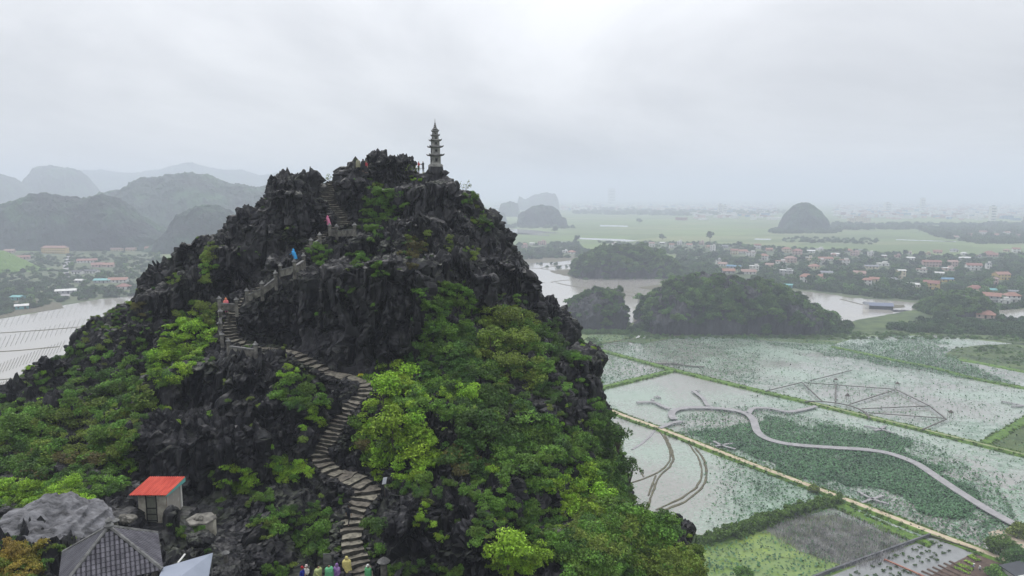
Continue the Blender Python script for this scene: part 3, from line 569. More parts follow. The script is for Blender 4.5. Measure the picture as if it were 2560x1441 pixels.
for pg, lb in [([(1375, 678), (1400, 674), (1450, 672), (1455, 690), (1420, 690), (1390, 684)], 'low muddy islet left of the wooded knoll'), ([(1290, 650), (1350, 642), (1450, 637), (1480, 645), (1380, 656), (1320, 658)], 'muddy shore under the red roofs'), ([(1592, 718), (1640, 713), (1680, 716), (1650, 726), (1610, 722)], 'muddy spit behind the dark hill'), ([(1320, 735), (1345, 730), (1354, 737), (1330, 742)], 'small islet beside the black cliff'), ([(1640, 680), (1700, 684), (1740, 700), (1720, 712), (1680, 706), (1640, 694)], 'green shoal right of the wooded knoll'), ([(2140, 800), (2240, 783), (2310, 770), (2340, 790), (2330, 830), (2200, 830), (2100, 822)], 'half drowned weedy shoal beyond the ponds'), ([(2190, 760), (2260, 762), (2262, 768), (2215, 772)], 'mud bank under the floating house'), ([(-100, 795), (0, 797), (60, 785), (160, 770), (150, 757), (80, 750), (-100, 760)], 'brown shore of the left paddies')]:
    poly('mud_bank', densify(pg, 3, 2, 14), M['mud'] if 'green' not in lb and 'weedy' not in lb else M['verge'], 0.2, lb)
nb_ = MB(); SK = [((-60, 885), (250, 812)), ((-60, 955), (150, 880)), ((-60, 830), (300, 765)), ((-60, 1000), (100, 950))]
for (ax, ay), (bx, by) in SK:
    for i in range(26):
        t = i / 25; x, y = ax + (bx - ax) * t, ay + (by - ay) * t
        a, b = G(x, y), G(x + 14, y - 30)
        for k in range(9): q = a + (b - a) * k / 9; nb_.box((q[0], q[1], .3), (.16, .16, .6), 0)
tag(nb_.obj('stakes', M['mud']), 'rows of small stakes standing in the left paddies', kind='stuff')
strip('road', [(163, 742), (166, 710), (163, 680), (168, 655), (175, 640)], 7, 0.1, [M['boardwalk']], 'straight pale road in the left valley', step=20, jit=0, z0=0.1)

# ------------------------------------------------------------------ walkways standing on the water
def walk(name, lines, wd, mt, label, cat='walkway', group=None, zz=1.0, post=True):
    """lines: list of (px polyline, width) -> deck pieces as parts, posts under them"""
    c = G(*lines[0][0][0]); root = empty(name, (c[0], c[1], 0), 0, label, cat, group)
    for px, wdt in lines:
        pts = resample(np.array([G(a, b, zz) for a, b in px])[:, :2], 3.0 if len(px) > 2 else 6.0) - c[:2]; n = len(pts)
        for _ in range(2):
            if n > 4: pts[1:-1] = 0.25 * pts[:-2] + 0.5 * pts[1:-1] + 0.25 * pts[2:]
        t = np.gradient(pts, axis=0); t /= np.linalg.norm(t, axis=1)[:, None] + 1e-9; s = np.stack([-t[:, 1], t[:, 0]], 1)
        rows = [(-wdt / 2, zz - 0.25), (-wdt / 2, zz), (wdt / 2, zz), (wdt / 2, zz - 0.25)]
        V = np.stack([np.column_stack([pts + s * a, np.full(n, z)]) for a, z in rows], 1).reshape(-1, 3)
        fs = [(i * 4 + a, (i + 1) * 4 + a, (i + 1) * 4 + (a + 1) % 4, i * 4 + (a + 1) % 4) for i in range(n - 1) for a in range(4)] + [(0, 1, 2, 3), (n * 4 - 1, n * 4 - 2, n * 4 - 3, n * 4 - 4)]
        mb = MB(); mb.add(V, fs); mb.obj('deck', mt, root)
        if post:
            mb = MB()
            for i in range(0, n, 2):
                for e in (-1, 1): mb.box((pts[i][0] + s[i][0] * e * wdt * 0.38, pts[i][1] + s[i][1] * e * wdt * 0.38, zz / 2 - 0.2), (0.18, 0.18, zz - 0.1))
            o = mb.obj('post', mt, root); o['kind'] = 'stuff'
    return root
walk('dragon_walkway', [([(1685, 1047), (1676, 1036), (1680, 1026), (1695, 1020), (1730, 1017), (1775, 1018), (1830, 1023), (1865, 1030), (1882, 1045), (1888, 1062), (1892, 1080), (1908, 1093), (1937, 1104), (1970, 1110), (2060, 1117), (2160, 1122), (2220, 1130), (2290, 1155), (2340, 1190), (2400, 1230), (2480, 1280), (2545, 1314)], 2.9), ([(1872, 1033), (1880, 1017), (1940, 1020), (1955, 1028), (1975, 1031), (1990, 1025), (2008, 1024), (2040, 1014)], 2.0), ([(1770, 1014), (1762, 1003), (1758, 993), (1740, 982), (1733, 976)], 1.7), ([(1742, 975), (1748, 977)], 1.5),
    ([(1593, 1005), (1612, 1003), (1640, 1003), (1652, 1015), (1675, 1021)], 1.8), ([(1630, 997), (1634, 1001)], 1.2), ([(1638, 992), (1643, 989), (1649, 993)], 1.4), ([(1650, 1069), (1668, 1062), (1680, 1054), (1705, 1052)], 1.8)], 3, M['boardwalk'], 'pale grey dragon shaped walkway winding over the lotus pond')
walk('lattice_walkway', [([(1914, 977), (1960, 966), (2005, 955)], .5), ([(2025, 951), (2129, 925)], .5), ([(2005, 955), (2055, 1002)], .5), ([(2010, 956), (2234, 972)], .55), ([(2090, 960), (2089, 1004)], .55), ([(2240, 973), (2124, 1010)], .55), ([(2240, 973), (2324, 1014)], .55), ([(2155, 1021), (2324, 1014)], .55), ([(2324, 1014), (2366, 1047)], .55), ([(2171, 1031), (2361, 1045)], .55), ([(2366, 1047), (2306, 1073)], .55), ([(2013, 1003), (2039, 1001), (2087, 1006), (2118, 1010), (2150, 1022), (2166, 1031), (2174, 1044)], .9)], 1, M['bamboo'], 'thin lattice of straight walkways on the far lotus pond', zz=1.2, post=False)
walk('bird_walkway', [([(2146, 1227), (2173, 1246), (2196, 1252), (2222, 1259)], .9), ([(2154, 1256), (2181, 1246), (2208, 1238)], .9)], 1, M['boardwalk'], 'crossed walkway just above the dirt path', zz=.8)
walk('bird_walkway', [([(1784, 1102), (1804, 1113), (1839, 1122)], 1.0), ([(1788, 1115), (1812, 1110), (1830, 1108)], 1.0)], 1, M['boardwalk'], 'crossed walkway between dirt path and dragon tail', zz=.8)
walk('bird_walkway', [([(2160, 1063), (2197, 1069), (2234, 1082)], 1.0), ([(2213, 1064), (2197, 1074), (2185, 1075)], 1.2)], 1, M['boardwalk'], 'small crossed walkway below the long grassy dike', zz=.8)
walk('bird_walkway', [([(2505, 1002), (2560, 1014), (2600, 1020)], 1.0), ([(2530, 1015), (2560, 1014)], 1.0)], 1, M['boardwalk'], 'forked walkway at the right edge of the ponds', zz=.8)
walk('curved_walkway', [([(1637, 908), (1682, 908), (1730, 915), (1761, 916)], 1.3)], 1, M['bamboo'], 'low bent walkway above the meeting of the dikes', zz=.8)
walk('red_walkway', [([(2211, 1397), (2260, 1418), (2315, 1441), (2380, 1475)], 0.45)], 1, mat('rusty_rail', (0.22, 0.07, 0.05), (0.32, 0.16, 0.10), scale=1), 'thin reddish plank walkway over the grey plot', zz=.9)
# little huts and poles on the lattice walkway
for (x, y, hh, lb) in [(2118, 1006, 4.2, 'tall thatched pole hut on the lattice walkway'), (2243, 970, 3, 'small thatched hut at the top corner of the lattice'), (2089, 958, 2.5, 'low hut on the upper beam of the lattice'), (2376, 1044, 3.2, 'reed hut at the right tip of the lattice'), (2023, 953, 4, 'row of poles at the left corner of the lattice')]:
    c = G(x, y); r = empty('pole_hut', (c[0], c[1], 0), 0, lb, 'hut'); mb = MB()
    for a in (-1, 1):
        for b_ in (-1, 1): mb.tube((a * 0.8, b_ * 0.8, 0), (a * 0.7, b_ * 0.7, hh * 0.75), 0.06)
    for q4 in range(4):
        m4 = MB(); m4.v = mb.v[q4 * 12:(q4 + 1) * 12]; m4.f = mb.f[0:8]; m4.m = [0] * 8; m4.obj('post', M['bamboo'], r)
    if 'poles' not in lb: MB().lathe([(1.1, hh * 0.7), (0.6, hh * 0.88), (0.05, hh)], n=8).obj('roof', M['bark'], r)
# low wall round the grey plot
def wallobj(px, hh, wd, label, mt, z0=0.1):
    pts = resample(np.array([G(*q) for q in px])[:, :2], 8); c = pts[0].copy(); r = empty('wall', (c[0], c[1], 0), 0, label, 'wall'); mb = MB()
    for a, b in zip(pts[:-1] - c, pts[1:] - c):
        d = b - a; mb.box((*(a + b) / 2, z0 + hh / 2), (np.linalg.norm(d), wd, hh), math.atan2(d[1], d[0]))
    mb.obj('face', mt, r); MB2 = MB()
    for a, b in zip(pts[:-1] - c, pts[1:] - c):
        d = b - a; MB2.box((*(a + b) / 2, z0 + hh + 0.05), (np.linalg.norm(d) + 0.05, wd + 0.12, 0.1), math.atan2(d[1], d[0]))
    MB2.obj('coping', mt, r); return r
wallobj([(1960, 1480), (2060, 1439), (2325, 1343)], 0.9, 0.35, 'dark low wall between the weedy pond and the grey plot', mat('dark_wall', (0.07, 0.075, 0.08), (0.14, 0.14, 0.15), scale=0.6))
wallobj([(2327, 1345), (2440, 1383)], 0.7, 0.3, 'brownish low wall under the dirt path', M['mud'])

# ------------------------------------------------------------------ foliage prototypes
def leafmesh(name, seed, R, Hh, lobes, leaves, ls, base=0.25, up=0.25, core=True):
    g = np.random.default_rng(seed)
    ang = g.uniform(0, 2 * math.pi, lobes); rr = np.sqrt(g.uniform(0, 1, lobes)) * R * 0.68
    c = np.stack([np.cos(ang) * rr, np.sin(ang) * rr, Hh * (base + (1 - base) * g.uniform(0.05, 0.72, lobes) * (1.05 - 0.55 * (rr / R) ** 2))], 1)
    lr = R * g.uniform(0.26, 0.48, lobes)
    k = g.integers(0, lobes, leaves); d = g.normal(size=(leaves, 3)); d[:, 2] = np.abs(d[:, 2]) * 1.1 - 0.35; d /= np.linalg.norm(d, axis=1)[:, None]
    pos = c[k] + d * (lr[k] * g.uniform(0.72, 1.08, leaves))[:, None] * np.array([1, 1, 0.8])
    pos[:, 2] = np.maximum(pos[:, 2], 0.02 * Hh)
    nrm = d * 0.6 + g.normal(size=(leaves, 3)) * 0.55 + np.array([0, 0, up]); nrm /= np.linalg.norm(nrm, axis=1)[:, None]
    a = np.cross(nrm, g.normal(size=(leaves, 3))); a /= np.linalg.norm(a, axis=1)[:, None] + 1e-9; b = np.cross(nrm, a)
    s = (ls * g.uniform(0.6, 1.35, leaves))[:, None]
    v = np.stack([pos - a * s, pos + b * s * 0.55 - nrm * s * 0.1, pos + a * s, pos - b * s * 0.55 - nrm * s * 0.1], 1).reshape(-1, 3)
    f = np.arange(leaves * 4).reshape(-1, 4)
    return mesh_np(name, v, f)
def proto_objs(name, n, mats, **k):
    out = []
    for i in range(n):
        kk = dict(k); me = leafmesh(f'{name}_{i}', 100 + i * 17 + len(name), **kk)
        out.append(me)
    return out
def gn_scatter(name, protos, pts, rots, scls, mt, label):
    """stuff nobody could count: one object, clumps instanced on its points"""
    me = bpy.data.meshes.new(name); me.vertices.add(len(pts)); me.vertices.foreach_set('co', np.asarray(pts, np.float32).ravel())
    a = me.attributes.new('rot', 'FLOAT_VECTOR', 'POINT'); a.data.foreach_set('vector', np.asarray(rots, np.float32).ravel())
    a = me.attributes.new('scl', 'FLOAT_VECTOR', 'POINT'); a.data.foreach_set('vector', np.asarray(scls, np.float32).ravel())
    a = me.attributes.new('idx', 'INT', 'POINT'); a.data.foreach_set('value', rng.integers(0, len(protos), len(pts)).astype(np.int32))
    ob = link(name, me); tag(ob, label, kind='stuff')
    c = bpy.data.collections.new(name + '_kinds')
    for i, pm in enumerate(protos):
        po = bpy.data.objects.new(f'{name}_clump_{i}', pm.copy()); po.data.materials.clear(); po.data.materials.append(mt); c.objects.link(po)
    g = bpy.data.node_groups.new(name + '_gn', 'GeometryNodeTree'); g.interface.new_socket('Geometry', in_out='INPUT', socket_type='NodeSocketGeometry'); g.interface.new_socket('Geometry', in_out='OUTPUT', socket_type='NodeSocketGeometry')
    N = g.nodes; L = g.links; i_ = N.new('NodeGroupInput'); o_ = N.new('NodeGroupOutput'); ci = N.new('GeometryNodeCollectionInfo'); ci.inputs['Collection'].default_value = c; ci.inputs['Separate Children'].default_value = True; ci.inputs['Reset Children'].default_value = True
    ip = N.new('GeometryNodeInstanceOnPoints'); ip.inputs['Pick Instance'].default_value = True
    def na(nm, ty):
        q = N.new('GeometryNodeInputNamedAttribute'); q.data_type = ty; q.inputs['Name'].default_value = nm; return q.outputs['Attribute']
    L.new(i_.outputs[0], ip.inputs['Points']); L.new(ci.outputs[0], ip.inputs['Instance']); L.new(na('idx', 'INT'), ip.inputs['Instance Index'])
    L.new(na('rot', 'FLOAT_VECTOR'), ip.inputs['Rotation']); L.new(na('scl', 'FLOAT_VECTOR'), ip.inputs['Scale']); L.new(ip.outputs[0], o_.inputs[0])
    md = ob.modifiers.new('scatter', 'NODES'); md.node_group = g; return ob
CROWN = proto_objs('crown', 5, None, R=1.0, Hh=1.5, lobes=16, leaves=700, ls=0.13, base=0.1)
TUFT = []
for s in range(4):
    g = np.random.default_rng(s + 40); n = 60; a = g.uniform(0, 6.28, n); r = g.uniform(0, .35, n); b0 = np.stack([np.cos(a) * r, np.sin(a) * r, np.zeros(n)], 1); dr = np.stack([np.cos(a) * .5, np.sin(a) * .5, g.uniform(.6, 1.1, n)], 1) * g.uniform(.5, 1, n)[:, None]
    sd = np.stack([-np.sin(a), np.cos(a), 0 * a], 1) * .05
    TUFT.append(mesh_np(f'tuft_{s}', np.stack([b0 - sd, b0 + sd, b0 + dr * .7 + sd * .8, b0 + dr - sd * .1], 1).reshape(-1, 3), np.arange(n * 4).reshape(-1, 4)))

# ------------------------------------------------------------------ karst hills in the middle distance and far away
M['karst_near'] = mat('karst_rock', (0.012, 0.013, 0.015), (0.07, 0.07, 0.075), scale=0.12, bump=2, bscale=0.4, stretch=(1, 1, .45))
M['karst_far'] = mat('far_wooded_karst', (0.003, 0.008, 0.010), (0.030, 0.085, 0.030), scale=0.018, bump=12, bscale=0.05, c3=(0.010, 0.028, 0.018))
def karst(name, prof, F, depth, mt, label, px_step=6, rough=1.0, rows=40, pw=0.45):
    if mt is M['karst_near']: prof = [(a, b + 8) for a, b in prof]
    xs = np.arange(prof[0][0], prof[-1][0] + 1, px_step); ys = np.interp(xs, [q[0] for q in prof], [q[1] for q in prof])
    n = len(xs); sc = F / FPX
    top = np.array([P(a, b, F) for a, b in zip(xs, ys)]); t = np.linspace(-1, 1, rows)
    V = []
    for i in range(n):
        hgt = max(top[i, 2], 0.1)
        zz = hgt * (1 - np.abs(t) ** 2.2) ** pw; yy = F + t * depth * (0.45 + 0.55 * min(1, hgt / (0.4 * top[:, 2].max() + 1)))
        V.append(np.column_stack([top[i, 0] * (yy / F) ** 0.4, yy, zz]))
    V = np.array(V).reshape(-1, 3)
    A_ = rough * sc * 14; q = V / (sc * 60)
    nz = fbm(q, 5, 5); nb = rd(vnoise(q * [1.8, 1.8, .5], 6)) 
    msk = np.clip(V[:, 2] / (sc * 30), 0, 1)
    V[:, 2] += (nz * 1.1 - 0.05 + (vnoise(q * 6, 71) * .4 + rd(vnoise(q * 13, 72)) * .22)) * A_ * msk; V[:, 1] -= (nb + nz) * A_ * 0.8 * msk; V[:, 0] += fbm(q + 9, 4, 8) * A_ * 0.8 * msk
    V[:, 2] = np.maximum(V[:, 2], -0.5)
    f = [(i * rows + j, i * rows + j + 1, (i + 1) * rows + j + 1, (i + 1) * rows + j) for i in range(n - 1) for j in range(rows - 1)]
    me = mesh_np(name, V, np.array(f)[:, ::-1]); o = link(name, me, None, mt); return tag(o, label, kind='structure')
KN = {}
KN['k1'] = karst('karst_hill', [(1405, 830), (1412, 775), (1425, 750), (1450, 738), (1475, 725), (1500, 720), (1525, 724), (1545, 720), (1553, 735), (1558, 780), (1562, 830)], 490, 26, M['karst_near'], 'blocky dark karst rock just right of the black hill', 3, 1.6, 60, .3)
KN['k2'] = karst('karst_hill', [(1585, 830), (1612, 775), (1622, 735), (1650, 722), (1680, 705), (1715, 695), (1740, 684), (1790, 686), (1830, 694), (1880, 700), (1930, 712), (1975, 728), (2010, 752), (2050, 778), (2075, 795), (2110, 800), (2125, 838)], 490, 40, M['karst_near'], 'long dark wooded karst hill behind the lotus ponds', 3, 2.0, 60, .42)
KN['k3'] = karst('karst_hill', [(1428, 690), (1445, 650), (1470, 628), (1510, 612), (1560, 612), (1600, 618), (1640, 625), (1680, 650), (1700, 680)], 800, 40, M['karst_near'], 'wooded knoll standing in the flood water', 3, 1.5, 50, .5)
KN['k4'] = karst('karst_hill', [(2225, 825), (2280, 790), (2320, 755), (2370, 735), (2420, 728), (2450, 745), (2475, 790), (2490, 822)], 545, 28, M['karst_near'], 'dark wooded hillock near the right edge of the village', 3, 1.4, 50, .5)
KN['k5'] = karst('karst_hill', [(1290, 568), (1296, 540), (1320, 522), (1345, 514), (1375, 514), (1395, 522), (1402, 540), (1415, 546), (1420, 570)], 2050, 60, M['karst_far'], 'low flat topped karst hill on the plain', 2, .6)
karst('karst_hill', [(1950, 578), (1955, 556), (1968, 532), (1985, 515), (2002, 507), (2020, 507), (2040, 520), (2060, 545), (2072, 572), (2078, 582)], 1800, 60, M['karst_far'], 'single round blue hill beyond the green fields', 2, .5)
karst('karst_hill', [(1215, 560), (1222, 538), (1245, 530), (1262, 535), (1270, 560)], 2300, 60, M['karst_far'], 'small low hill peeping out beside the black hill', 2, .5)
karst('karst_hill', [(1243, 538), (1252, 512), (1275, 505), (1295, 512), (1302, 540)], 3000, 90, M['karst_far'], 'rounded faint hill behind the low hills', 2, .5)
karst('karst_hill', [(1290, 520), (1298, 494), (1312, 500), (1340, 486), (1365, 481), (1388, 484), (1394, 500), (1398, 520)], 4200, 150, M['karst_far'], 'faintest pale hill behind the flat topped hill', 2, .5)
# left ranges
karst('mountain', [(-500, 560), (-200, 530), (-60, 540), (0, 515), (40, 500), (90, 492), (130, 486), (175, 492), (210, 500), (255, 490), (300, 498), (330, 525), (380, 560), (430, 590), (500, 615)], 1230, 90, M['karst_far'], 'dark near ridge at the foot of the left mountains', 5, 1.0, 60, .6)
karst('mountain', [(180, 560), (230, 510), (270, 488), (300, 482), (330, 478), (350, 455), (375, 445), (420, 446), (450, 438), (490, 436), (530, 442), (560, 455), (590, 465), (640, 470), (700, 465), (760, 480), (900, 520)], 1750, 220, M['karst_far'], 'broad blue green mountain behind the near ridge', 5, 1.0, 60, .6)
karst('mountain', [(360, 628), (400, 605), (440, 560), (470, 530), (500, 518), (540, 515), (580, 530), (610, 548), (660, 560), (760, 610)], 1150, 70, M['karst_far'], 'nearer green hill tucked behind the black hill', 4, 1.0, 60, .6)
karst('mountain', [(30, 520), (65, 480), (85, 440), (105, 420), (130, 414), (160, 417), (195, 425), (215, 445), (232, 480), (260, 505)], 3100, 200, M['karst_far'], 'steep dome shaped mountain in blue haze', 4, .7, 40, .5)
karst('mountain', [(-300, 440), (-60, 430), (0, 436), (30, 448), (55, 470), (80, 500)], 2800, 200, M['karst_far'], 'rounded blue shoulder cut by the left edge', 5, .7, 40, .5)
karst('mountain', [(60, 470), (120, 440), (200, 428), (260, 426), (300, 434), (350, 432), (400, 426), (440, 415), (480, 408), (520, 420), (560, 425), (610, 428), (650, 440), (700, 434), (760, 450), (900, 470)], 4900, 350, M['karst_far'], 'faint farthest mountain range on the left horizon', 5, .6, 30, .5)
karst('mountain', [(-300, 560), (-100, 600), (0, 632), (40, 650), (80, 672), (110, 700), (120, 722)], 850, 60, M['grass'], 'grassy slope at the left edge above the village', 4, .5, 40, .6)

def scatter_on(o, n, smin, smax, cut=0.0, seed=1, zmin=0.5, cover=None):
    me = o.data; g = np.random.default_rng(seed); nf_ = len(me.polygons); ar = np.empty(nf_, np.float32); me.polygons.foreach_get('area', ar); nr_ = np.empty(nf_ * 3, np.float32); me.polygons.foreach_get('normal', nr_); nr_ = nr_.reshape(-1, 3); ce = np.empty(nf_ * 3, np.float32); me.polygons.foreach_get('center', ce); ce = ce.reshape(-1, 3)
    wgt = ar * (nr_[:, 2] > cut) * (ce[:, 2] > zmin) * (nr_[:, 1] < 0.7)
    if cover is not None: wgt = wgt * cover(ce)
    k = g.choice(nf_, n, p=wgt / wgt.sum()); pt = ce[k] + g.normal(size=(n, 3)) * np.sqrt(ar[k])[:, None] * 0.4; s = g.uniform(smin, smax, n)
    pt[:, 2] -= s * 0.6
    return pt, np.column_stack([g.normal(size=n) * .2, g.normal(size=n) * .2, g.uniform(0, 6.28, n)]), np.column_stack([s, s, s * g.uniform(.7, 1.1, n)])
cov = lambda c: (fbm(c * 0.05, 3, 91) > -0.04).astype(float) * 0.95 * (1 - .85 * ((to_px(c.T)[0] > 1612) & (to_px(c.T)[0] < 1700) & (to_px(c.T)[1] < 790) & (to_px(c.T)[1] > 715))) * (1 - .6 * ((to_px(c.T)[1] < 725) & (to_px(c.T)[0] > 1700))) + 0.03
for kk, n, a, b, cf, lb in [('k1', 420, 1.2, 3.2, cov, 'trees clinging to the blocky karst rock'), ('k2', 2600, 1.4, 3.8, cov, 'trees covering the long dark karst hill'), ('k3', 1100, 3, 5.5, None, 'trees covering the wooded knoll in the water'), ('k4', 1000, 2.0, 3.6, None, 'trees covering the hillock by the village')]:
    pt, r, s = scatter_on(KN[kk], n, a, b, 0.05, 5, 0.5, cf); h_ = len(pt) * 2 // 3; gn_scatter('woods', CROWN, pt[:h_], r[:h_], s[:h_], M['far'], 'dark ' + lb); gn_scatter('woods', CROWN, pt[h_:], r[h_:], s[h_:] * 1.1, M['far2'], 'lighter green ' + lb)

# ================================================================== staircase, balustrades
px_path = np.array([to_px(q) for q in PATH])
def near_path(px, py):
    j = ((px_path[:, 0] - px) ** 2 + (px_path[:, 1] - py) ** 2 * 1.5).argmin(); return PATH[j], j
def step_mesh(seed):
    r_ = random.Random(seed); bm = bmesh.new(); bmesh.ops.create_cube(bm, size=1)
    bmesh.ops.subdivide_edges(bm, edges=[e for e in bm.edges if abs(e.verts[0].co.x - e.verts[1].co.x) > .5], cuts=3)
    for v in bm.verts:
        v.co.y += r_.uniform(-.13, .13); v.co.z += r_.uniform(-.16, .10) if v.co.z > 0 else 0; v.co.x *= r_.uniform(.93, 1.04)
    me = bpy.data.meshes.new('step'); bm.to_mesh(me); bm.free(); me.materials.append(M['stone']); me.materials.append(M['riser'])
    for p_ in me.polygons: p_.material_index = 0 if p_.normal.z > .5 else 1  # tread stone on upward faces, painted-in shade on all other faces
    return me
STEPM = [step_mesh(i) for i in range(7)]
secs = [(0, 'lower stone staircase climbing between green bushes'), (P(860, 946, 69.5)[2], 'middle stone staircase bending round the rock ledge'), (P(572, 820, 76.8)[2] - 1.2, 'stone staircase running up along the dark ridge'), (P(846, 540, 92.5)[2] - .9, 'upper stone staircase reaching the summit gap')]
roots = []
for z, lb in secs:
    c = PATH[np.abs(PATH[:, 2] - max(z, PATH[0, 2])).argmin()]; roots.append(empty('staircase', tuple(c), 0, lb, 'staircase', 'flights of the stone stairway'))
last = PATH[0]; fine_path = resample(PATH, 0.06); ns_ = 0
for i in range(1, len(fine_path) - 3):
    q = fine_path[i]; dz = q[2] - last[2]; dx = np.hypot(*(q[:2] - last[:2]))
    if dz >= 0.25 or dx >= 0.95:
        t = fine_path[min(i + 6, len(fine_path) - 1)] - fine_path[max(i - 6, 0)]; an = math.atan2(t[1], t[0])
        if q[2] > 91.6: continue
        wd = (2.5 if 55.2 < q[1] < 58.6 else 1.95) if q[1] < 66 else 1.8 if q[1] < 77 else 1.6 if q[1] < 91 else 1.95
        wd *= rnd.uniform(.74, 1.02)
        k = max(j for j in range(4) if q[2] >= secs[j][0] or j == 0); r = roots[k]
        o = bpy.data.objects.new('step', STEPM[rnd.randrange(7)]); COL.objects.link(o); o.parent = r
        o.location = Vector(q) - r.location + Vector((0, 0, -0.08)); o.rotation_euler = (rnd.uniform(-.03, .03), rnd.uniform(-.05, .05), an - math.pi / 2 + rnd.uniform(-.12, .12))
        o.scale = (wd, max(dx, 0.30) + 0.42, 0.42 + rnd.uniform(0, .06)); last = q; ns_ += 1
print('steps', ns_)
def post_tree(parent, x, y, z, h, w_=0.34):
    po = MB().box((x, y, z + h / 2 - .3), (w_, w_, h + .6), .4).obj('post', M['concrete'], parent)
    MB().lathe([(w_ * .86, h), (w_ * .86, h + .08), (w_ * .5, h + .16), (w_ * .3, h + .3), (0.03, h + .38)], (x, y, z), 8).obj('cap', M['pagoda_dark'], po)
def balustrade(pts, label, hpost=1.25, hp=.7):
    W3 = []
    for (px, py, off) in pts:
        q, j = near_path(px, py); F_ = q[1] - off; h_, _n = hit(px, py); F_ = min(F_, h_.y - .05) if h_ is not None else F_; w3 = P(px, py, F_); W3.append(w3)
    c = W3[0]; r = empty('balustrade', tuple(c), 0, label, 'balustrade', 'stone balustrades along the stairway')
    for k, q in enumerate(W3): post_tree(r, *(q - c), hpost)
    for a, b in zip(W3[:-1], W3[1:]):
        d = b - a; ln = np.hypot(d[0], d[1])
        if ln < .4: continue
        mb = MB(); an = math.atan2(d[1], d[0]); mid = (a + b) / 2 - c; sl = d[2] / ln
        mb.box((mid[0], mid[1], mid[2] + hp / 2), (ln - .3, .18, hp), an, tilt=(sl, 0)); mb.obj('panel', M['concrete'], r)
        mb = MB(); mb.box((mid[0], mid[1], mid[2] + hp + .07), (ln - .3, .3, .12), an, tilt=(sl, 0)); mb.obj('rail', M['pagoda_dark'], r)
balustrade([(549, 776, 1.2), (592, 778, 1.3)], 'stone balustrade of two capped posts beside the person in orange')
balustrade([(556, 866, 1.2), (550, 838, 1.4), (552, 808, 1.4)], 'stone balustrade left of the curving middle stairs')
balustrade([(572, 884, 1.3), (640, 893, 1.3)], 'low stone parapet under the bend of the stairs')
balustrade([(618, 756, 1.2), (656, 738, 1.2), (690, 712, 1.2)], 'stepped stone balustrade halfway up the dark ridge')
balustrade([(702, 692, 1.2), (737, 684, 1.2), (760, 668, 1.2)], 'stone balustrade beneath the climber in blue')
balustrade([(778, 628, 1.2), (800, 614, 1.2)], 'stone post pair beneath the pink climber, stained yellow')
balustrade([(825, 590, 1.2), (842, 592, 1.2), (887, 590, 1.2)], 'long stone balustrade in front of the pink climber')

# ================================================================== pagoda
pc = P(1089, 419, 100); pr = empty('pagoda', tuple(pc), 0.30, 'slim grey stone pagoda tower of five eaves on the summit', 'pagoda')
MB().box((0, 0, -.5), (2.0, 2.0, 1.3), taper=.85).obj('foundation', M['rock'], pr)
o = MB().box((0, 0, .24), (1.75, 1.75, .26)).box((0, 0, .42), (1.5, 1.5, .12)).obj('base', M['pagoda'], pr)
lv = [(.48, 1.57, 1.16, 2.14), (1.87, 2.70, 1.04, 1.94), (2.96, 3.58, .94, 1.56), (3.76, 4.25, .76, 1.14), (4.43, 4.85, .64, .96)]
for k, (z0, z1, w0, ew) in enumerate(lv):
    b = MB().box((0, 0, (z0 + z1) / 2), (w0, w0, z1 - z0), taper=.96).obj('tier', M['pagoda'], pr)
    mb = MB()
    for a in (-1, 1):
        for c_ in (-1, 1): MB().box((a * w0 * .46, c_ * w0 * .46, (z0 + z1) / 2), (w0 * .14, w0 * .14, z1 - z0 - .01)).obj('pilaster', M['pagoda'], b)
    fw = w0 * .42; fh = (z1 - z0) * .6
    for a in range(4):
        rz = a * math.pi / 2; x, y = math.sin(rz) * (w0 / 2 - .005), -math.cos(rz) * (w0 / 2 - .005)
        pn = MB().box((x, y, (z0 + z1) / 2), (fw, .06, fh), rz).obj('niche', M['pagoda_dark'], b)
        MB().box((x * 1.07, y * 1.07, (z0 + z1) / 2), (fw * .5, .05, fh * .6), rz).obj('niche_opening', M['black'], b)
    # curved eave with lifted corners
    mb = MB(); n = 8; ring = []
    for zz, hw, lift in ((z1 - .02, w0 * .5, 0), (z1 + .02, ew * .46, .05), (z1 + .05, ew * .5, .16), (z1 + .11, ew * .5, .22), (z1 + .15, ew * .40, .09), (z1 + .30, w0 * .47, 0)):
        rg = []
        for s_ in range(4):
            for i in range(n):
                t = -1 + 2 * i / n; e = abs(t) ** 3
                x, y = t * hw, -hw * (0.93 + .07 * e); x *= (0.93 + .07 * e) if abs(t) > .99 else 1
                a = s_ * math.pi / 2; rg.append((x * math.cos(a) - y * math.sin(a), x * math.sin(a) + y * math.cos(a), zz + lift * e))
        ring.append(rg)
    vs = [q for rg in ring for q in rg]; m_ = 4 * n; fs = [(j * m_ + i, j * m_ + (i + 1) % m_, (j + 1) * m_ + (i + 1) % m_, (j + 1) * m_ + i) for j in range(len(ring) - 1) for i in range(m_)] + [tuple(range(m_ * (len(ring) - 1), m_ * len(ring)))]
    mb.add(vs, fs).obj('eave', M['pagoda_dark'], pr)
MB().lathe([(.36, 5.1), (.42, 5.2), (.30, 5.34), (.2, 5.42), (.26, 5.5), (.14, 5.62), (.19, 5.72), (.10, 5.84), (.12, 5.95), (.05, 6.1), (.02, 6.62)], n=10).obj('spire', M['pagoda_dark'], pr)

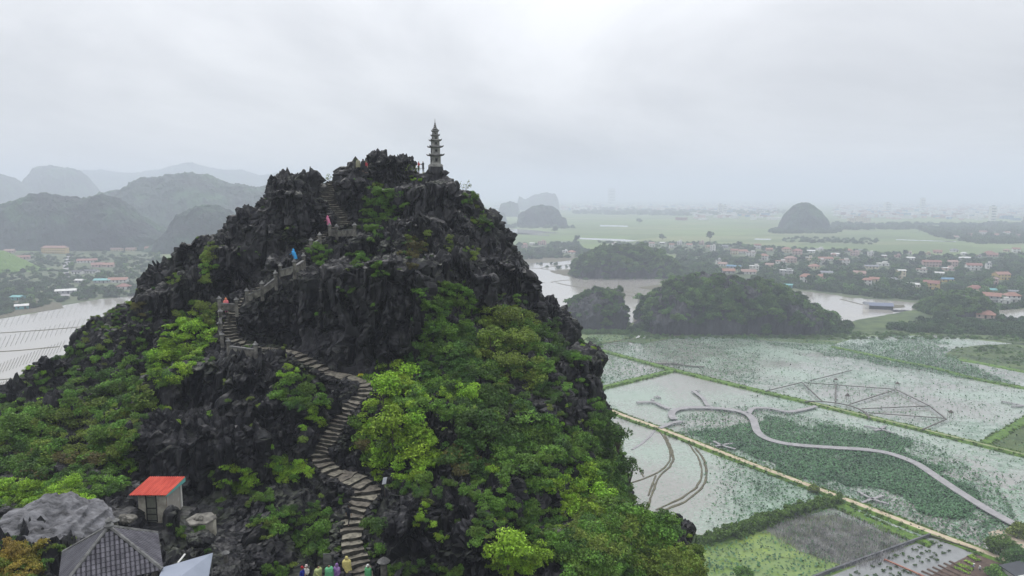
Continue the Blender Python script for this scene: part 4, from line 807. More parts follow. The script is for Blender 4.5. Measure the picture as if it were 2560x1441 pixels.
# summit railing behind the visitors
rr_ = empty('railing', tuple(P(1020, 436, 102.2)), 0, 'thin railing between the summit boulder and the pagoda', 'railing')
for k in range(3):
    q = P(1024 + k * 18, 436, 102.2) - P(1020, 436, 102.2); MB().tube(q - [0, 0, .4], q + [0, 0, .9], .03).obj('post', M['pagoda_dark'], rr_)
q0 = P(1022, 436, 102.2) - P(1020, 436, 102.2); q1 = P(1062, 436, 102.2) - P(1020, 436, 102.2); MB().tube(q0 + [0, 0, .85], q1 + [0, 0, .85], .03).obj('rail', M['pagoda_dark'], rr_)

# ================================================================== hut, pavilion, small built things
W_, D_, HH = 1.95, 2.3, 2.15
hut = empty('hut', tuple(hp), 0.0, 'small whitewashed hut with sloping red metal roof', 'hut')
plaster = mat('stained_plaster', (0.15, 0.14, 0.11), (0.44, 0.415, 0.35), scale=1.3, lo=.3, hi=.6)
def brickmat():
    m = bpy.data.materials.new('worn_brick'); m.use_nodes = True; N = m.node_tree.nodes; L = m.node_tree.links; b = N['Principled BSDF']; b.inputs['Roughness'].default_value = .9
    tc = N.new('ShaderNodeTexCoord'); mp = N.new('ShaderNodeMapping'); mp.inputs['Rotation'].default_value = (math.pi / 2, 0, math.pi / 2); L.new(tc.outputs['Object'], mp.inputs[0])
    br = N.new('ShaderNodeTexBrick'); br.inputs['Scale'].default_value = 1; br.inputs['Brick Width'].default_value = .23; br.inputs['Row Height'].default_value = .085; br.inputs['Mortar Size'].default_value = .012; L.new(mp.outputs[0], br.inputs[0])
    br.inputs['Color1'].default_value = (.30, .12, .08, 1); br.inputs['Color2'].default_value = (.20, .09, .07, 1); br.inputs['Mortar'].default_value = (.3, .28, .25, 1)
    n = N.new('ShaderNodeTexNoise'); n.inputs['Scale'].default_value = 2.0; n.inputs['Detail'].default_value = 6; L.new(tc.outputs['Object'], n.inputs[0]); r = N.new('ShaderNodeValToRGB'); r.color_ramp.elements[0].position = .58; r.color_ramp.elements[1].position = .66; L.new(n.outputs[0], r.inputs[0])
    mx = N.new('ShaderNodeMixRGB'); L.new(r.outputs[0], mx.inputs[0]); L.new(br.outputs[0], mx.inputs[1]); mx.inputs[2].default_value = (.38, .36, .33, 1); L.new(mx.outputs[0], b.inputs['Base Color']); return m
th = .12
MB().box((.29, 0, HH / 2 - .3), (.58, th, HH + .6)).box((W_ - .36, 0, HH / 2 - .3), (.72, th, HH + .6)).box((.93, 0, HH - .14), (.72, th, .26)).obj('front_wall', plaster, hut)
MB().box((W_ - th / 2, D_ / 2 + .06, HH / 2 - .2), (th, D_ - .12, HH + .4)).add([(W_ - th, .1, HH - .01), (W_ - th, D_, HH - .01), (W_ - th, D_, HH + .02), (W_, .1, HH - .01), (W_, D_, HH - .01), (W_, D_, HH + .02)], [(0, 1, 2), (5, 4, 3), (0, 2, 5, 3)]).obj('side_wall', brickmat(), hut)
MB().box((th / 2, D_ / 2 + .06, HH / 2 - .2), (th, D_ - .12, HH + .4)).obj('side_wall', plaster, hut)
MB().box((W_ / 2, D_, HH / 2), (W_ - .3, th, HH)).obj('back_wall', plaster, hut)
MB().box((W_ + .03, D_ - .1, HH / 2 + .1), (.13, .2, HH + .0)).obj('corner_post', mat('white_render', (0.5, 0.5, 0.47)), hut)
dr = MB().box((.93, -.02, .95), (.70, .05, 1.98)).obj('door', mat('dull_green_door', (0.10, 0.105, 0.085), (0.16, 0.165, 0.13), scale=3), hut)
for a in ((.93, -.06, .08, .70, .06), (.93, -.06, 1.0, .7, .06), (.93, -.06, .55, .7, .05)): MB().box(a[:3], (a[3], .04, a[4])).obj('door_rail', M['black'], dr)
for x in (.57, 1.29): MB().box((x, -.06, .95), (.07, .05, 2.0)).obj('door_frame', M['black'], dr)
# corrugated roof sheet sloping towards the camera
rf = MB(); nx_ = 34; x0, x1 = -.45, W_ + .28; y0, y1 = -.45, D_ + .22; za, zb = HH - .02, HH + .14
for lay in (0.035, -0.005):
    vs = []
    for i in range(nx_ + 1):
        x = x0 + (x1 - x0) * i / nx_; zz = .028 * (1 if i % 2 else -1) + lay
        vs += [(x, y0, za + zz), (x, y1, zb + zz)]
    rf.add(vs, [(2 * i, 2 * i + 2, 2 * i + 3, 2 * i + 1) for i in range(nx_)])
rf.obj('roof', mat('red_sheet_metal', (0.36, 0.028, 0.014), (0.58, 0.10, 0.06), scale=1.6, rough=.45, lo=.35, hi=.75, stretch=(3, .5, 1)), hut)
MB().add([(x1 + .01, y0, za - .10), (x1 + .01, y1, zb - .36), (x1 + .01, y1, zb + .0), (x1 + .01, y0, za - .0)], [(0, 1, 2, 3)]).add([(x1 - .03, y0, za - .10), (x1 - .03, y1, zb - .36), (x1 - .03, y1, zb), (x1 - .03, y0, za)], [(3, 2, 1, 0)]).obj('roof_fascia', mat('teal_sheet', (0.12, 0.36, 0.33)), hut)

# pavilion with a tiled pyramid roof
FRONT_FACES = (0, 1)
pvc = np.array([-20.25, 33.85]); hb = 4.35 / 2; pang = math.atan2(-2.3, -4.1) + math.pi
pv = empty('pavilion', (pvc[0], pvc[1], 68.6), pang, 'square pavilion with grey tiled pyramid roof at the bottom left corner', 'pavilion')
ze, za_ = 71.6 - 68.6, 73.42 - 68.6
tile_m = [mat('grey_roof_tile', (0.065, 0.062, 0.076), (0.115, 0.112, 0.13), scale=1.5, rough=.5, objrand=.35)]
deckm = mat('roof_underlay', (0.05, 0.05, 0.055)); 
under = MB().add([(-hb, -hb, ze), (hb, -hb, ze), (hb, hb, ze), (-hb, hb, ze), (0, 0, za_ - .02), (0, 0, ze - .15)], [(0, 1, 4), (1, 2, 4), (2, 3, 4), (3, 0, 4), (1, 0, 3, 2)]).obj('roof', deckm, pv)
tv = [(-.5, 0, 0), (-.28, 0, .5), (.28, 0, .5), (.5, 0, 0), (-.5, 1, -.1), (-.28, 1, .35), (.28, 1, .35), (.5, 1, -.1)]
tb = MB().add(tv, [(0, 1, 5, 4), (1, 2, 6, 5), (2, 3, 7, 6), (3, 2, 1, 0), (4, 5, 6, 7)]); tme = tb.mesh('tile'); tme.materials.append(tile_m[0])
slen = math.hypot(hb, za_ - ze); pitch = math.atan2(za_ - ze, hb); rows_ = 11; ncol = 21; rest = MB(); cntt = 0
for s_ in range(4):
    a = s_ * math.pi / 2; R_ = Matrix.Rotation(a, 4, 'Z')
    for j in range(rows_):
        t0 = j / rows_; hw = hb * (1 - t0 - .02); 
        tw_ = 2 * hb / ncol; n = 2 * int(hw / tw_)
        for i in range(n):
            x = (i - (n - 1) / 2) * tw_; y = -hb * (1 - t0) - .03; z = ze + (za_ - ze) * t0 + .015
            Mx = R_ @ Matrix.Translation((x, y, z)) @ Matrix.Rotation(pitch, 4, 'X') @ Matrix.Diagonal((tw_ * .9, slen / rows_ * .95, .11, 1))
            world_face = Vector((math.sin(pang + a), -math.cos(pang + a)))
            vis = s_ in FRONT_FACES
            if vis and cntt < 296:
                o = bpy.data.objects.new('tile', tme); COL.objects.link(o); o.parent = pv; o.matrix_local = Mx; cntt += 1
            else: rest.add([Mx @ Vector(q) for q in tv], [(0, 1, 5, 4), (1, 2, 6, 5), (2, 3, 7, 6), (3, 2, 1, 0), (4, 5, 6, 7)])
o = rest.obj('tile', tile_m, pv); o['kind'] = 'stuff'
for a in range(4):
    t = a * math.pi / 2 + math.pi / 4; c = Vector((math.cos(t), math.sin(t), 0)) * hb * math.sqrt(2)
    MB().tube(Vector((0, 0, za_ + .06)), c + Vector((0, 0, ze + .05)), .09, .10, 6).obj('ridge', M['pagoda_dark'], pv)
    MB().tube(c * .86 + Vector((0, 0, 0)), c * .86 + Vector((0, 0, ze)), .11).obj('column', M['concrete'], pv)
MB().lathe([(.2, za_ - .02), (.24, za_ + .12), (.12, za_ + .22), (.18, za_ + .36), (.05, za_ + .5)]).obj('finial', M['pagoda_dark'], pv)
# flat blue grey sheet roof beside it
fr = [P(408, 1418, 33.5), P(532, 1382, 36.5), P(515, 1480, 33), P(370, 1500, 29.5)]; c = sum(fr) / 4
sh = empty('shelter', tuple(c - [0, 0, 2.6]), 0, 'open shelter with flat blue grey sheet roof beside the pavilion', 'shelter')
vs = [tuple(q - c + [0, 0, 2.6]) for q in fr]; MB().add(vs + [(x, y, z - .06) for x, y, z in vs], [(3, 2, 1, 0), (4, 5, 6, 7), (0, 1, 5, 4), (1, 2, 6, 5), (2, 3, 7, 6), (3, 0, 4, 7)]).obj('roof', mat('blue_grey_sheet', (0.22, 0.25, 0.31), (0.27, 0.30, 0.37), scale=.5, rough=.35), sh)
for q in vs: MB().tube((q[0] * .92, q[1] * .92, -2), (q[0] * .92, q[1] * .92, q[2] - .08), .05).obj('post', M['pagoda_dark'], sh)
a, b = P(444, 1408, 36), P(462, 1386, 37); pp_ = MB().tube(a - a, b - a, .05, .05, 8).obj('pipe', mat('white_pipe', (.6, .6, .58)), loc=tuple(a)); tag(pp_, 'short white pipe slanting above the blue grey sheet roof', 'pipe')
# hexagonal slab on a wall
c = P(503, 1296, 45.5); hx = empty('stone_table', tuple(c), 0.2, 'hexagonal slab of rough stone on a plastered wall near the hut', 'stone platform')
MB().lathe([(.95, -.12), (1.0, -.1), (1.0, 0), (.93, .03)], n=6).obj('slab', M['concrete'], hx); MB().box((.55, .2, -.75), (.5, .9, 1.3)).obj('base', plaster, hx)
for k, (x, y, s) in enumerate([(-.1, -.3, .16), (.15, -.35, .15), (.02, -.1, .18), (-.35, -.2, .1)]):
    o = MB().lathe([(s * .5, 0), (s, s * .4), (s * .8, s), (s * .2, s * 1.3)], n=6, ph=k).obj('stone', M['concrete'], loc=tuple(c + np.array([x, y, .03])))
    tag(o, ['dark loose stone on the left of the hexagonal slab', 'dark loose stone at the right edge of the hexagonal slab', 'largest loose stone in the middle of the hexagonal slab', 'smallest loose stone on the hexagonal slab'][k], 'stone')
def put(px, py, F=None):
    h, n = hit(px, py)
    if F is not None or h is None: return np.array(P(px, py, F or 50))
    return np.array(h)
def lantern(px, py, F, s, label):
    q = P(px, py, F); r = empty('stone_post', tuple(q), .3, label, 'stone post')
    MB().box((0, 0, s * .3), (s * .55, s * .55, s * 1.4)).obj('shaft', M['concrete'], r); MB().lathe([(s * .5, s), (s * .62, s * 1.12), (s * .4, s * 1.3), (s * .12, s * 1.5)], n=8).obj('cap', M['pagoda_dark'], r)
lantern(960, 1432, 49, .8, 'stone post with domed cap right of the yellow poncho')
lantern(565, 1400, 42, .42, 'round grey stone post above the blue grey sheet roof')
lantern(290, 1318, 37.5, .35, 'small stone post peeping over the pavilion top')
q = P(962, 1222, 55); r = empty('sign', tuple(q), 0, 'small tilted white sign on a post beside the stairs', 'sign')
MB().tube((0, 0, -.6), (-.05, 0, .5), .035).obj('post', M['bark'], r); bo = MB().add([(-.22, -.04, .38), (.10, -.04, .44), (.22, -.04, 1.0), (-.10, -.04, .95), (-.22, -.01, .38), (.10, -.01, .44), (.22, -.01, 1.0), (-.10, -.01, .95)], [(0, 1, 2, 3), (7, 6, 5, 4), (0, 4, 5, 1), (1, 5, 6, 2), (2, 6, 7, 3), (3, 7, 4, 0)]).obj('board', mat('white_board', (.62, .64, .70)), r)
h, n = hit(910, 931); q = np.array(h) if h else P(910, 931, 68); r = empty('sign', tuple(q), 0, 'small bright yellow sign fixed to the black cliff', 'sign')
q = q + np.array([0, -.9, 0.1]); r.location = tuple(q)
MB().box((0, -.55, 0), (.52, .03, .22)).obj('board', mat('yellow_board', (.85, .68, .03)), r); MB().tube((-.18, -.53, 0), (-.18, 1.3, 0), .02).obj('bracket', M['black'], r); MB().tube((.18, -.53, 0), (.18, 1.3, 0), .02).obj('bracket', M['black'], r)
mb = MB(); dk = mat('lettering', (.12, .09, .02))
for k in range(7): mb.box((-.2 + .065 * k, -.568, .05), (.045, .006, .05)); mb.box((-.2 + .065 * k, -.568, -.045), (.05, .006, .03))
mb.obj('lettering', dk, r)['kind'] = 'stuff'
q = P(819, 1410, 50.5); r = empty('sign', tuple(q), 0, 'dark grey board with pale lines behind the group of visitors', 'sign')
MB().box((0, 0, .25), (.62, .06, 1.15)).obj('board', M['pagoda_dark'], r)
for k in range(6): MB().box((0, -.035, .68 - .17 * k), (.5, .01, .05)).obj('line', M['concrete'], r)
# pale flat boulder at the left
bmx = bmesh.new(); bmesh.ops.create_icosphere(bmx, subdivisions=6, radius=1); v_ = np.array([v.co for v in bmx.verts]); f_ = np.array([[v.index for v in f.verts] for f in bmx.faces]); bmx.free()
v2 = v_ * np.array([3.4, 3.0, 1.25]); nn = fbm(v2 * .55, 4, 3) * .9 + rd(vnoise(v2 * [1.6, .5, 1.2] + 4, 8)) * .22 + fbm(v2 * 3.2, 3, 33) * .10; v2 = v2 + v_ * nn[:, None]; v2[:, 2] += v2[:, 1] * .30
c = P(118, 1330, 42.5); o = link('boulder', mesh_np('boulder', v2, f_), None, mat('pale_limestone', (0.04, 0.04, 0.043), (0.21, 0.21, 0.225), scale=1.3, bump=.12, bscale=4, lo=.35, hi=.65, stretch=(.6, 1.6, 1)), tuple(c + [0, 0.3, -.3])); tag(o, 'broad pale grey boulder with wavy surface behind the pavilion', 'boulder')
for k, (px, py, F, s, lb) in enumerate([(318, 1297, 46, .45, 'small pale boulder left of the hut'), (25, 1290, 45, .8, 'dark knobbly boulder at the left edge'), (500, 1350, 44, .7, 'grey boulder below the hexagonal slab'), (1250, 1335, 50, .55, 'pale tipped boulder among bushes on the lower slope'), (1385, 1330, 50, .5, 'small pale boulder at the lower slope edge'), (560, 1440, 41, .8, 'angular grey boulder at the bottom edge'), (865, 485, 96.5, 1.1, 'flat tilted slab beside the top stairs')]):
    sub = v_[:162 * 4]; vv = v_ * np.array([1.3, 1, .7 if k != 6 else .35]) * s; vv += v_ * (fbm(vv * 1.1 / s + k * 9, 4, 13) * .5 * s)[:, None]
    o = link('boulder', mesh_np('boulder', vv[:], f_), None, M['concrete'] if k in (0, 3, 4) else M['rock'], tuple(put(px, py, F))); tag(o, lb, 'boulder')

# ================================================================== people
def person_mesh(name, pose):
    V = []; E = []; R = []
    def a(p, r, par=None):
        V.append(p); R.append(r)
        if par is not None: E.append((par, len(V) - 1))
        return len(V) - 1
    st = pose.get('stride', .0); bend = pose.get('bend', 0.0)
    pel = a((0, 0, .93), .13); sp_ = a((0, -bend * .3, 1.12), .125, pel); chs = a((0, -bend * .7, 1.36), .13, sp_); nk = a((0, -bend * .9, 1.50), .055, chs); h1 = a((0, -bend - .01, 1.58), .075, nk); h2 = a((0, -bend - .02, 1.69), .09, h1)
    for sgn in (-1, 1):
        f = st * sgn
        hp_ = a((.10 * sgn, 0, .88), .095, pel); kn = a((.115 * sgn, -f * .5 - abs(f) * .15, .50 + max(0, f) * .12), .06, hp_); an = a((.115 * sgn, -f * .9 + .02, .09 + max(0, f) * .25), .04, kn); a((.125 * sgn, -f * .9 - .12, .045 + max(0, f) * .25), .035, an)
        shd = a((.18 * sgn, -bend * .7, 1.42), .06, chs); el, wr = pose['arms'][0 if sgn < 0 else 1]
        e_ = a((el[0] * sgn, el[1] - bend * .7, el[2]), .045, shd); w__ = a((wr[0] * sgn, wr[1] - bend * .7, wr[2]), .03, e_)
        d = Vector(V[w__]) - Vector(V[e_]); d.normalize(); hd = Vector(V[w__]) + d * .07; hnd = a(tuple(hd), .032, w__)
        sd = d.cross(Vector((0, 1, 0.3))).normalized()
        for q, ln in ((-.025, .07), (-.009, .085), (.009, .08), (.025, .065)):
            k1 = a(tuple(hd + sd * q + d * ln * .55), .009, hnd); a(tuple(hd + sd * q * 1.2 + d * ln + Vector((0, -.012, -.008))), .008, k1)
        a(tuple(hd + sd * .045 + d * .0), .010, w__)
    me = bpy.data.meshes.new(name); me.from_pydata(V, E, []); o = bpy.data.objects.new('t', me); COL.objects.link(o)
    md = o.modifiers.new('s', 'SKIN'); me.skin_vertices.new() if not me.skin_vertices else None
    for i, r in enumerate(R): me.skin_vertices[0].data[i].radius = (r, r); me.skin_vertices[0].data[i].use_root = (i == 0)
    s_ = o.modifiers.new('b', 'SUBSURF'); s_.levels = 1
    dg = bpy.context.evaluated_depsgraph_get(); out = bpy.data.meshes.new_from_object(o.evaluated_get(dg)); bpy.data.objects.remove(o)
    for _ in range(4): out.materials.append(None)
    for p_ in out.polygons:
        c = p_.center; fwd = -c.y - bend
        arm = abs(c.x) > .2 and c.z > 1.0
        p_.material_index = 0 if c.z < .12 else 1 if (c.z < .98 and not (abs(c.x) > .22)) else 3 if (c.z > 1.50 and (fwd < .0 or c.z > 1.70)) else 2
        if c.z > 1.5 and p_.material_index != 3: p_.material_index = 0
        if abs(c.x) > .2 and c.z < 1.06: p_.material_index = 0
        p_.use_smooth = True
    return out
DOWN = [((.25, .02, 1.16), (.26, -.06, .93)), ((.25, .02, 1.16), (.26, -.06, .93))]
HOLD = [((.24, -.08, 1.18), (.12, -.28, 1.25)), ((.24, -.08, 1.18), (.12, -.28, 1.25))]
REACH = [((.27, -.12, 1.22), (.24, -.36, 1.12)), ((.25, .02, 1.16), (.26, -.06, .93))]
PM = {'stand': person_mesh('body_stand', dict(arms=DOWN)), 'walk': person_mesh('body_walk', dict(arms=DOWN, stride=.28)), 'hold': person_mesh('body_hold', dict(arms=HOLD)), 'reach': person_mesh('body_reach', dict(arms=REACH, stride=.2, bend=.18))}
_pm = {}
def flat(c):
    if c not in _pm: _pm[c] = mat('cloth_%02d' % len(_pm), c, tuple(x * .75 for x in c), scale=9, rough=.7)
    return _pm[c]
SKIN = (.42, .25, .17); HAIR = (.015, .012, .01)
def person(pos, face, pose, top, legs, label, poncho=None, hat=None, hood=True, h=1.66, skirt=.35, coat=None):
    r = empty('person', tuple(pos), face, label, 'person'); s = h / 1.78
    me = PM[pose].copy(); 
    for i, c in enumerate((SKIN, legs, top, HAIR)): me.materials[i] = flat(c)
    b = link('body', me, r); b.scale = (s, s, s)
    fm = flat((.05, .03, .03))
    fc = MB().box((-.03, -.095, 1.665), (.018, .01, .012)).box((.03, -.095, 1.665), (.018, .01, .012)).box((0, -.095, 1.60), (.04, .01, .008)).obj('face', fm, r); fc.scale = (s, s, s); fc['kind'] = 'stuff'
    bend = .18 if pose == 'reach' else 0
    if bend: fc.location = (0, -.2 * s, 0)
    if poncho:
        g = np.random.default_rng(len(label)); n = 18; vs = []; 
        prof = [(.10, 1.53, 1), (.22, 1.49, .9), (.28, 1.40, .8), (.29, 1.12, .9), (.31, .9, 1.0), (skirt, .55, 1.1)]
        for rr, z, w2 in prof:
            for i in range(n):
                t = 2 * math.pi * i / n; k = 1 + (.10 * math.sin(5 * t + z * 3) + g.uniform(-.04, .04)) * (1.6 - z)
                vs.append((rr * 1.15 * k * math.cos(t), rr * .82 * k * math.sin(t) - bend * max(0, min(1, (z - .8) / .7)), z + .03 * math.sin(3 * t)))
        fs = [(j * n + i, j * n + (i + 1) % n, (j + 1) * n + (i + 1) % n, (j + 1) * n + i) for j in range(len(prof) - 1) for i in range(n)]
        mb = MB().add(vs, [f[::-1] for f in fs]); o = mb.obj('poncho', poncho if not isinstance(poncho, tuple) else flat(poncho), r, True); o.scale = (s, s, s)
        if hood:
            mb = MB().lathe([(.12, 1.48), (.135, 1.58), (.13, 1.70), (.085, 1.79), (.02, 1.82)], (0, .02 - bend, 0), 12); o = mb.obj('hood', poncho if not isinstance(poncho, tuple) else flat(poncho), r, True); o.scale = (s, s, s)
            mb = MB().add([(.075 * math.cos(t) , -.105 - bend, 1.63 + .085 * math.sin(t)) for t in [k * math.pi / 5 for k in range(10)]], [tuple(range(10))]); o = mb.obj('face_opening', flat(SKIN), r); o.scale = (s, s, s)
    if hat:
        kind, c = hat
        prof = [(.25, 1.70), (.22, 1.72), (.02, 1.87)] if kind == 'cone' else [(.105, 1.66), (.11, 1.72), (.08, 1.79), (.01, 1.81)]
        mb = MB().lathe(prof, (0, -bend, 0), 14)
        if kind == 'cap': mb.box((0, -.13, 1.69), (.14, .10, .015))
        o = mb.obj('hat', flat(c), r, kind != 'cone'); o.scale = (s, s, s)
    return r
def at_path(px, py):
    F_ = near_path(px, py)[0][1]; h_, _n = hit(px, py); return P(px, py, min(F_, h_.y) if h_ is not None else F_)
def feet(px, py, F):
    h_, _n = hit(px, py); return P(px, py, h_.y if (F > 90 and h_ is not None) else F)
YEL = (.62, .55, .20); GRN = (.12, .42, .16)
person(feet(868, 1447, 49.6), 0.1, 'stand', (.3, .3, .3), (.5, .42, .16), 'person in pale yellow poncho with raised hood on the steps', YEL, h=1.75, skirt=.42)
person(feet(843, 1462, 49.2), -.6, 'stand', (.25, .15, .35), (.05, .05, .07), 'person in purple patterned poncho and pale hood, left of yellow poncho', mat('purple_poncho', (.14, .05, .24), (.32, .22, .42), scale=5))
person(feet(824, 1463, 49.0), .5, 'hold', (.2, .5, .3), (.04, .05, .05), 'dark haired person in mint green poncho in the group', (.16, .52, .26), hood=False)
person(feet(794, 1464, 48.8), .9, 'reach', (.5, .55, .2), (.3, .3, .1), 'person in lime yellow poncho reaching forward, bare headed', (.45, .52, .22), hood=False)
person(feet(768, 1465, 49.0), -.2, 'hold', (.75, .72, .66), (.05, .05, .06), 'person in white shirt with pale cap behind the blue jacket', hat=('cap', (.6, .5, .48)))
person(feet(757, 1470, 48.0), 1.2, 'stand', (.015, .03, .32), (.02, .02, .03), 'person in deep blue jacket and dark red cap', hat=('cap', (.35, .02, .03)))
person(feet(921, 1464, 49.3), -.7, 'walk', (.1, .4, .15), (.4, .4, .4), 'person in clear green poncho with white cap right of stairs', (.11, .40, .17), hat=('cap', (.8, .8, .78)), hood=False)
person(at_path(872, 1312) , 2.8, 'walk', (.012, .014, .022), (.012, .012, .018), 'person all in black with bare calves on the lower stairs')
person(feet(896, 428, 98.2), 0.4, 'stand', (.28, .27, .20), (.1, .1, .1), 'person in khaki rain cape standing left of the summit boulder', (.26, .25, .17), hood=False)
person(feet(908, 429, 98.6), -.4, 'stand', (.02, .02, .03), (.02, .02, .03), 'person in black beside the khaki rain cape', (.02, .02, .025))
person(feet(916, 433, 99.0), -.4, 'stand', (.4, .05, .07), (.02, .02, .03), 'person in red half hidden by the summit boulder')
person(feet(1038, 432, 100.3), -1.2, 'hold', (.16, .13, .06), (.10, .08, .05), 'person in brown top facing right near the pagoda')
person(feet(1047, 432, 100.2), 1.2, 'hold', (.60, .12, .13), (.03, .03, .04), 'person in coral red shirt between two summit visitors')
person(feet(1058, 432, 100.4), -.8, 'hold', (.025, .025, .03), (.05, .05, .06), 'person in black taking a photo next to the pagoda')
person(at_path(823, 572), -1.3, 'reach', (.5, .2, .3), (.05, .05, .06), 'climber in pink poncho on the upper stairs', (.62, .20, .34))
person(at_path(738, 658), -1.1, 'reach', (.05, .3, .6), (.04, .05, .08), 'climber in bright blue poncho leaning forward', (.04, .34, .72))
person(at_path(566, 782), -.2, 'stand', (.75, .30, .10), (.50, .04, .22), 'person in orange hood and magenta skirt at the stair landing', mat('orange_top', (.72, .30, .08), (.55, .10, .2), scale=1.2), skirt=.36)
gpq = G(2432, 1424, .36); person(gpq, .6, 'reach', (.35, .4, .55), (.05, .05, .08), 'gardener in conical hat bending over the lettuce bed', hat=('cone', (.75, .73, .66)))
gpq = G(2449, 1430, .36); person(gpq, -.6, 'reach', (.6, .62, .7), (.05, .05, .08), 'gardener in pale shirt right of the lettuce bed', hat=('cone', (.75, .73, .66)))

# ================================================================== vegetation on the black hill
LEAFS = [leafmesh(f'shrub_{i}', 500 + i, 1.0, 1.35, 12, 560, .105, .1, .3) for i in range(5)]
REG = [  # ellipse in the photo: cx, cy, rx, ry, kind, count, smin, smax
 (975,1035,92,125,'lime',120,.55,1.0),(1000,1135,105,70,'lime',80,.5,.9),(1110,1000,80,55,'mid',60,.5,1.0),(1150,975,50,25,'lime',22,.5,.8),
 (1130,800,58,95,'mid',110,.4,.9),(1115,735,20,30,'mid',12,.3,.6),(1170,840,30,60,'mid',30,.4,.8),(1080,870,25,60,'mid',30,.4,.8),(1110,905,85,85,'dark',90,.6,1.1),(1060,770,22,45,'mid',14,.4,.7),(1150,745,35,20,'mid',10,.4,.7),
 (1270,820,60,50,'olive',46,.7,1.1),(1235,880,45,45,'olive',36,.7,1.1),(1330,880,70,70,'mid',60,.6,1.1),(1290,940,70,40,'olive',36,.6,1.0),(1200,960,70,50,'dark',50,.6,1.1),(1390,880,35,45,'dark',25,.5,1.0),
 (1440,900,30,25,'mid',14,.3,.6),(1455,960,20,20,'mid',6,.3,.5),(1410,1080,40,60,'dark',26,.4,.9),(1380,980,40,40,'dark',22,.5,.9),
 (1535,1120,62,95,'dark',120,.6,1.1),(1500,1050,25,60,'mid',34,.4,.8),(1560,1210,60,80,'mid',80,.6,1.1),(1250,1060,110,80,'dark',110,.6,1.1),(1340,1130,100,90,'mid',100,.6,1.1),(1190,1150,90,50,'brown',30,.4,.9),(1200,1130,90,70,'dark',60,.5,.9),
 (1450,1230,80,60,'lime',70,.5,.95),(1510,1310,85,70,'olive',90,.6,1.0),(1590,1370,80,60,'olive',70,.6,1.0),(1680,1410,80,40,'olive',70,.5,.9),(1600,1300,50,70,'mid',60,.6,1.0),(1450,1380,90,60,'mid',80,.5,.9),(1530,1420,110,30,'mid',70,.5,.9),
 (1530,1260,70,110,'mid',110,.6,1.1),(1600,1200,40,100,'dark',70,.6,1.1),(1640,1330,50,60,'mid',70,.5,.9),(1720,1410,60,40,'olive',60,.5,.8),(1480,1120,50,60,'mid',40,.5,.9),(1290,1398,85,35,'lime',70,.4,.75),(1060,1215,75,28,'mid',40,.3,.6),(1190,1220,35,25,'mid',20,.3,.55),(1245,1275,45,50,'mid',40,.35,.6),(1340,1300,60,45,'mid',50,.35,.65),(1210,1320,40,30,'mid',22,.3,.5),(1065,1272,14,10,'lime',5,.25,.4),(1050,1310,16,22,'lime',7,.25,.4),(1105,1355,18,22,'lime',7,.2,.4),(1130,1425,60,18,'mid',18,.3,.5),(1000,1425,40,15,'mid',12,.25,.45),
 (470,850,65,60,'lime',85,.5,.9),(425,920,50,50,'lime',60,.5,.85),(500,790,50,35,'olive',34,.5,.8),(520,665,24,55,'olive',26,.4,.8),(385,830,50,40,'mid',22,.3,.6),(345,930,70,60,'mid',50,.4,.9),(270,990,110,60,'mid',80,.5,1.0),(340,1010,50,40,'olive',30,.5,.9),(200,1080,140,80,'olive',120,.5,1.0),(60,1110,90,90,'mid',110,.6,1.1),(280,1120,55,60,'mid',50,.5,.9),(110,1160,120,40,'brown',50,.4,.9),
 (90,1238,130,30,'lime',110,.4,.75),(220,1205,90,40,'mid',60,.4,.7),(30,1420,65,45,'ochre',80,.3,.55),(60,1370,60,20,'ochre',30,.25,.5),(340,780,28,20,'brown',10,.35,.6),(430,700,30,15,'olive',10,.3,.6),(300,750,40,25,'lime',16,.3,.6),(210,900,50,40,'mid',26,.4,.7),(150,960,60,40,'mid',30,.4,.7),(20,1010,40,30,'mid',20,.4,.8),(330,800,60,30,'mid',18,.3,.5),(240,850,40,25,'olive',14,.3,.6),
 (760,985,60,45,'mid',60,.4,.8),(790,1035,35,25,'lime',20,.35,.6),(735,940,35,25,'lime',18,.3,.55),(725,1175,52,32,'lime',44,.35,.65),(590,1205,60,38,'lime',44,.35,.6),(650,1240,40,18,'mid',20,.3,.5),(700,1300,60,35,'mid',36,.3,.6),(795,1345,55,50,'mid',50,.35,.65),(780,1290,40,30,'mid',22,.3,.6),(660,1325,35,25,'olive',16,.3,.55),(680,1430,35,18,'mid',16,.3,.5),(925,1345,32,60,'mid',40,.35,.65),(910,1430,25,15,'mid',10,.25,.4),(862,1235,16,26,'mid',12,.3,.5),(480,1330,45,18,'mid',22,.25,.45),(400,1310,40,12,'mid',14,.2,.4),
 (955,520,62,42,'mid',60,.4,.8),(930,462,35,12,'olive',14,.3,.5),(1035,447,22,8,'lime',9,.25,.4),(925,580,38,28,'mid',26,.35,.7),(1040,630,42,48,'brown',26,.35,.65),(1045,600,30,30,'olive',14,.3,.6),(790,630,34,34,'mid',34,.35,.65),(895,648,35,22,'mid',22,.3,.55),(945,672,22,25,'mid',16,.3,.5),(868,730,28,14,'mid',8,.25,.45),(1180,500,24,22,'mid',16,.35,.6),(1192,545,18,30,'olive',16,.3,.6),(1218,572,18,18,'mid',10,.25,.5),(1125,600,18,28,'olive',10,.3,.5),(1178,640,22,22,'olive',10,.3,.5),(1300,752,14,18,'mid',9,.3,.5),(1380,820,30,25,'dark',20,.4,.8),(960,620,60,40,'dark',14,.2,.4),(620,640,30,15,'mid',6,.2,.35),(940,780,20,20,'mid',3,.2,.35),(830,940,25,12,'olive',8,.2,.35),(700,870,15,8,'olive',4,.2,.3)]
PT = {k: [[], [], []] for k in ('lime', 'mid', 'dark', 'olive', 'brown', 'ochre')}
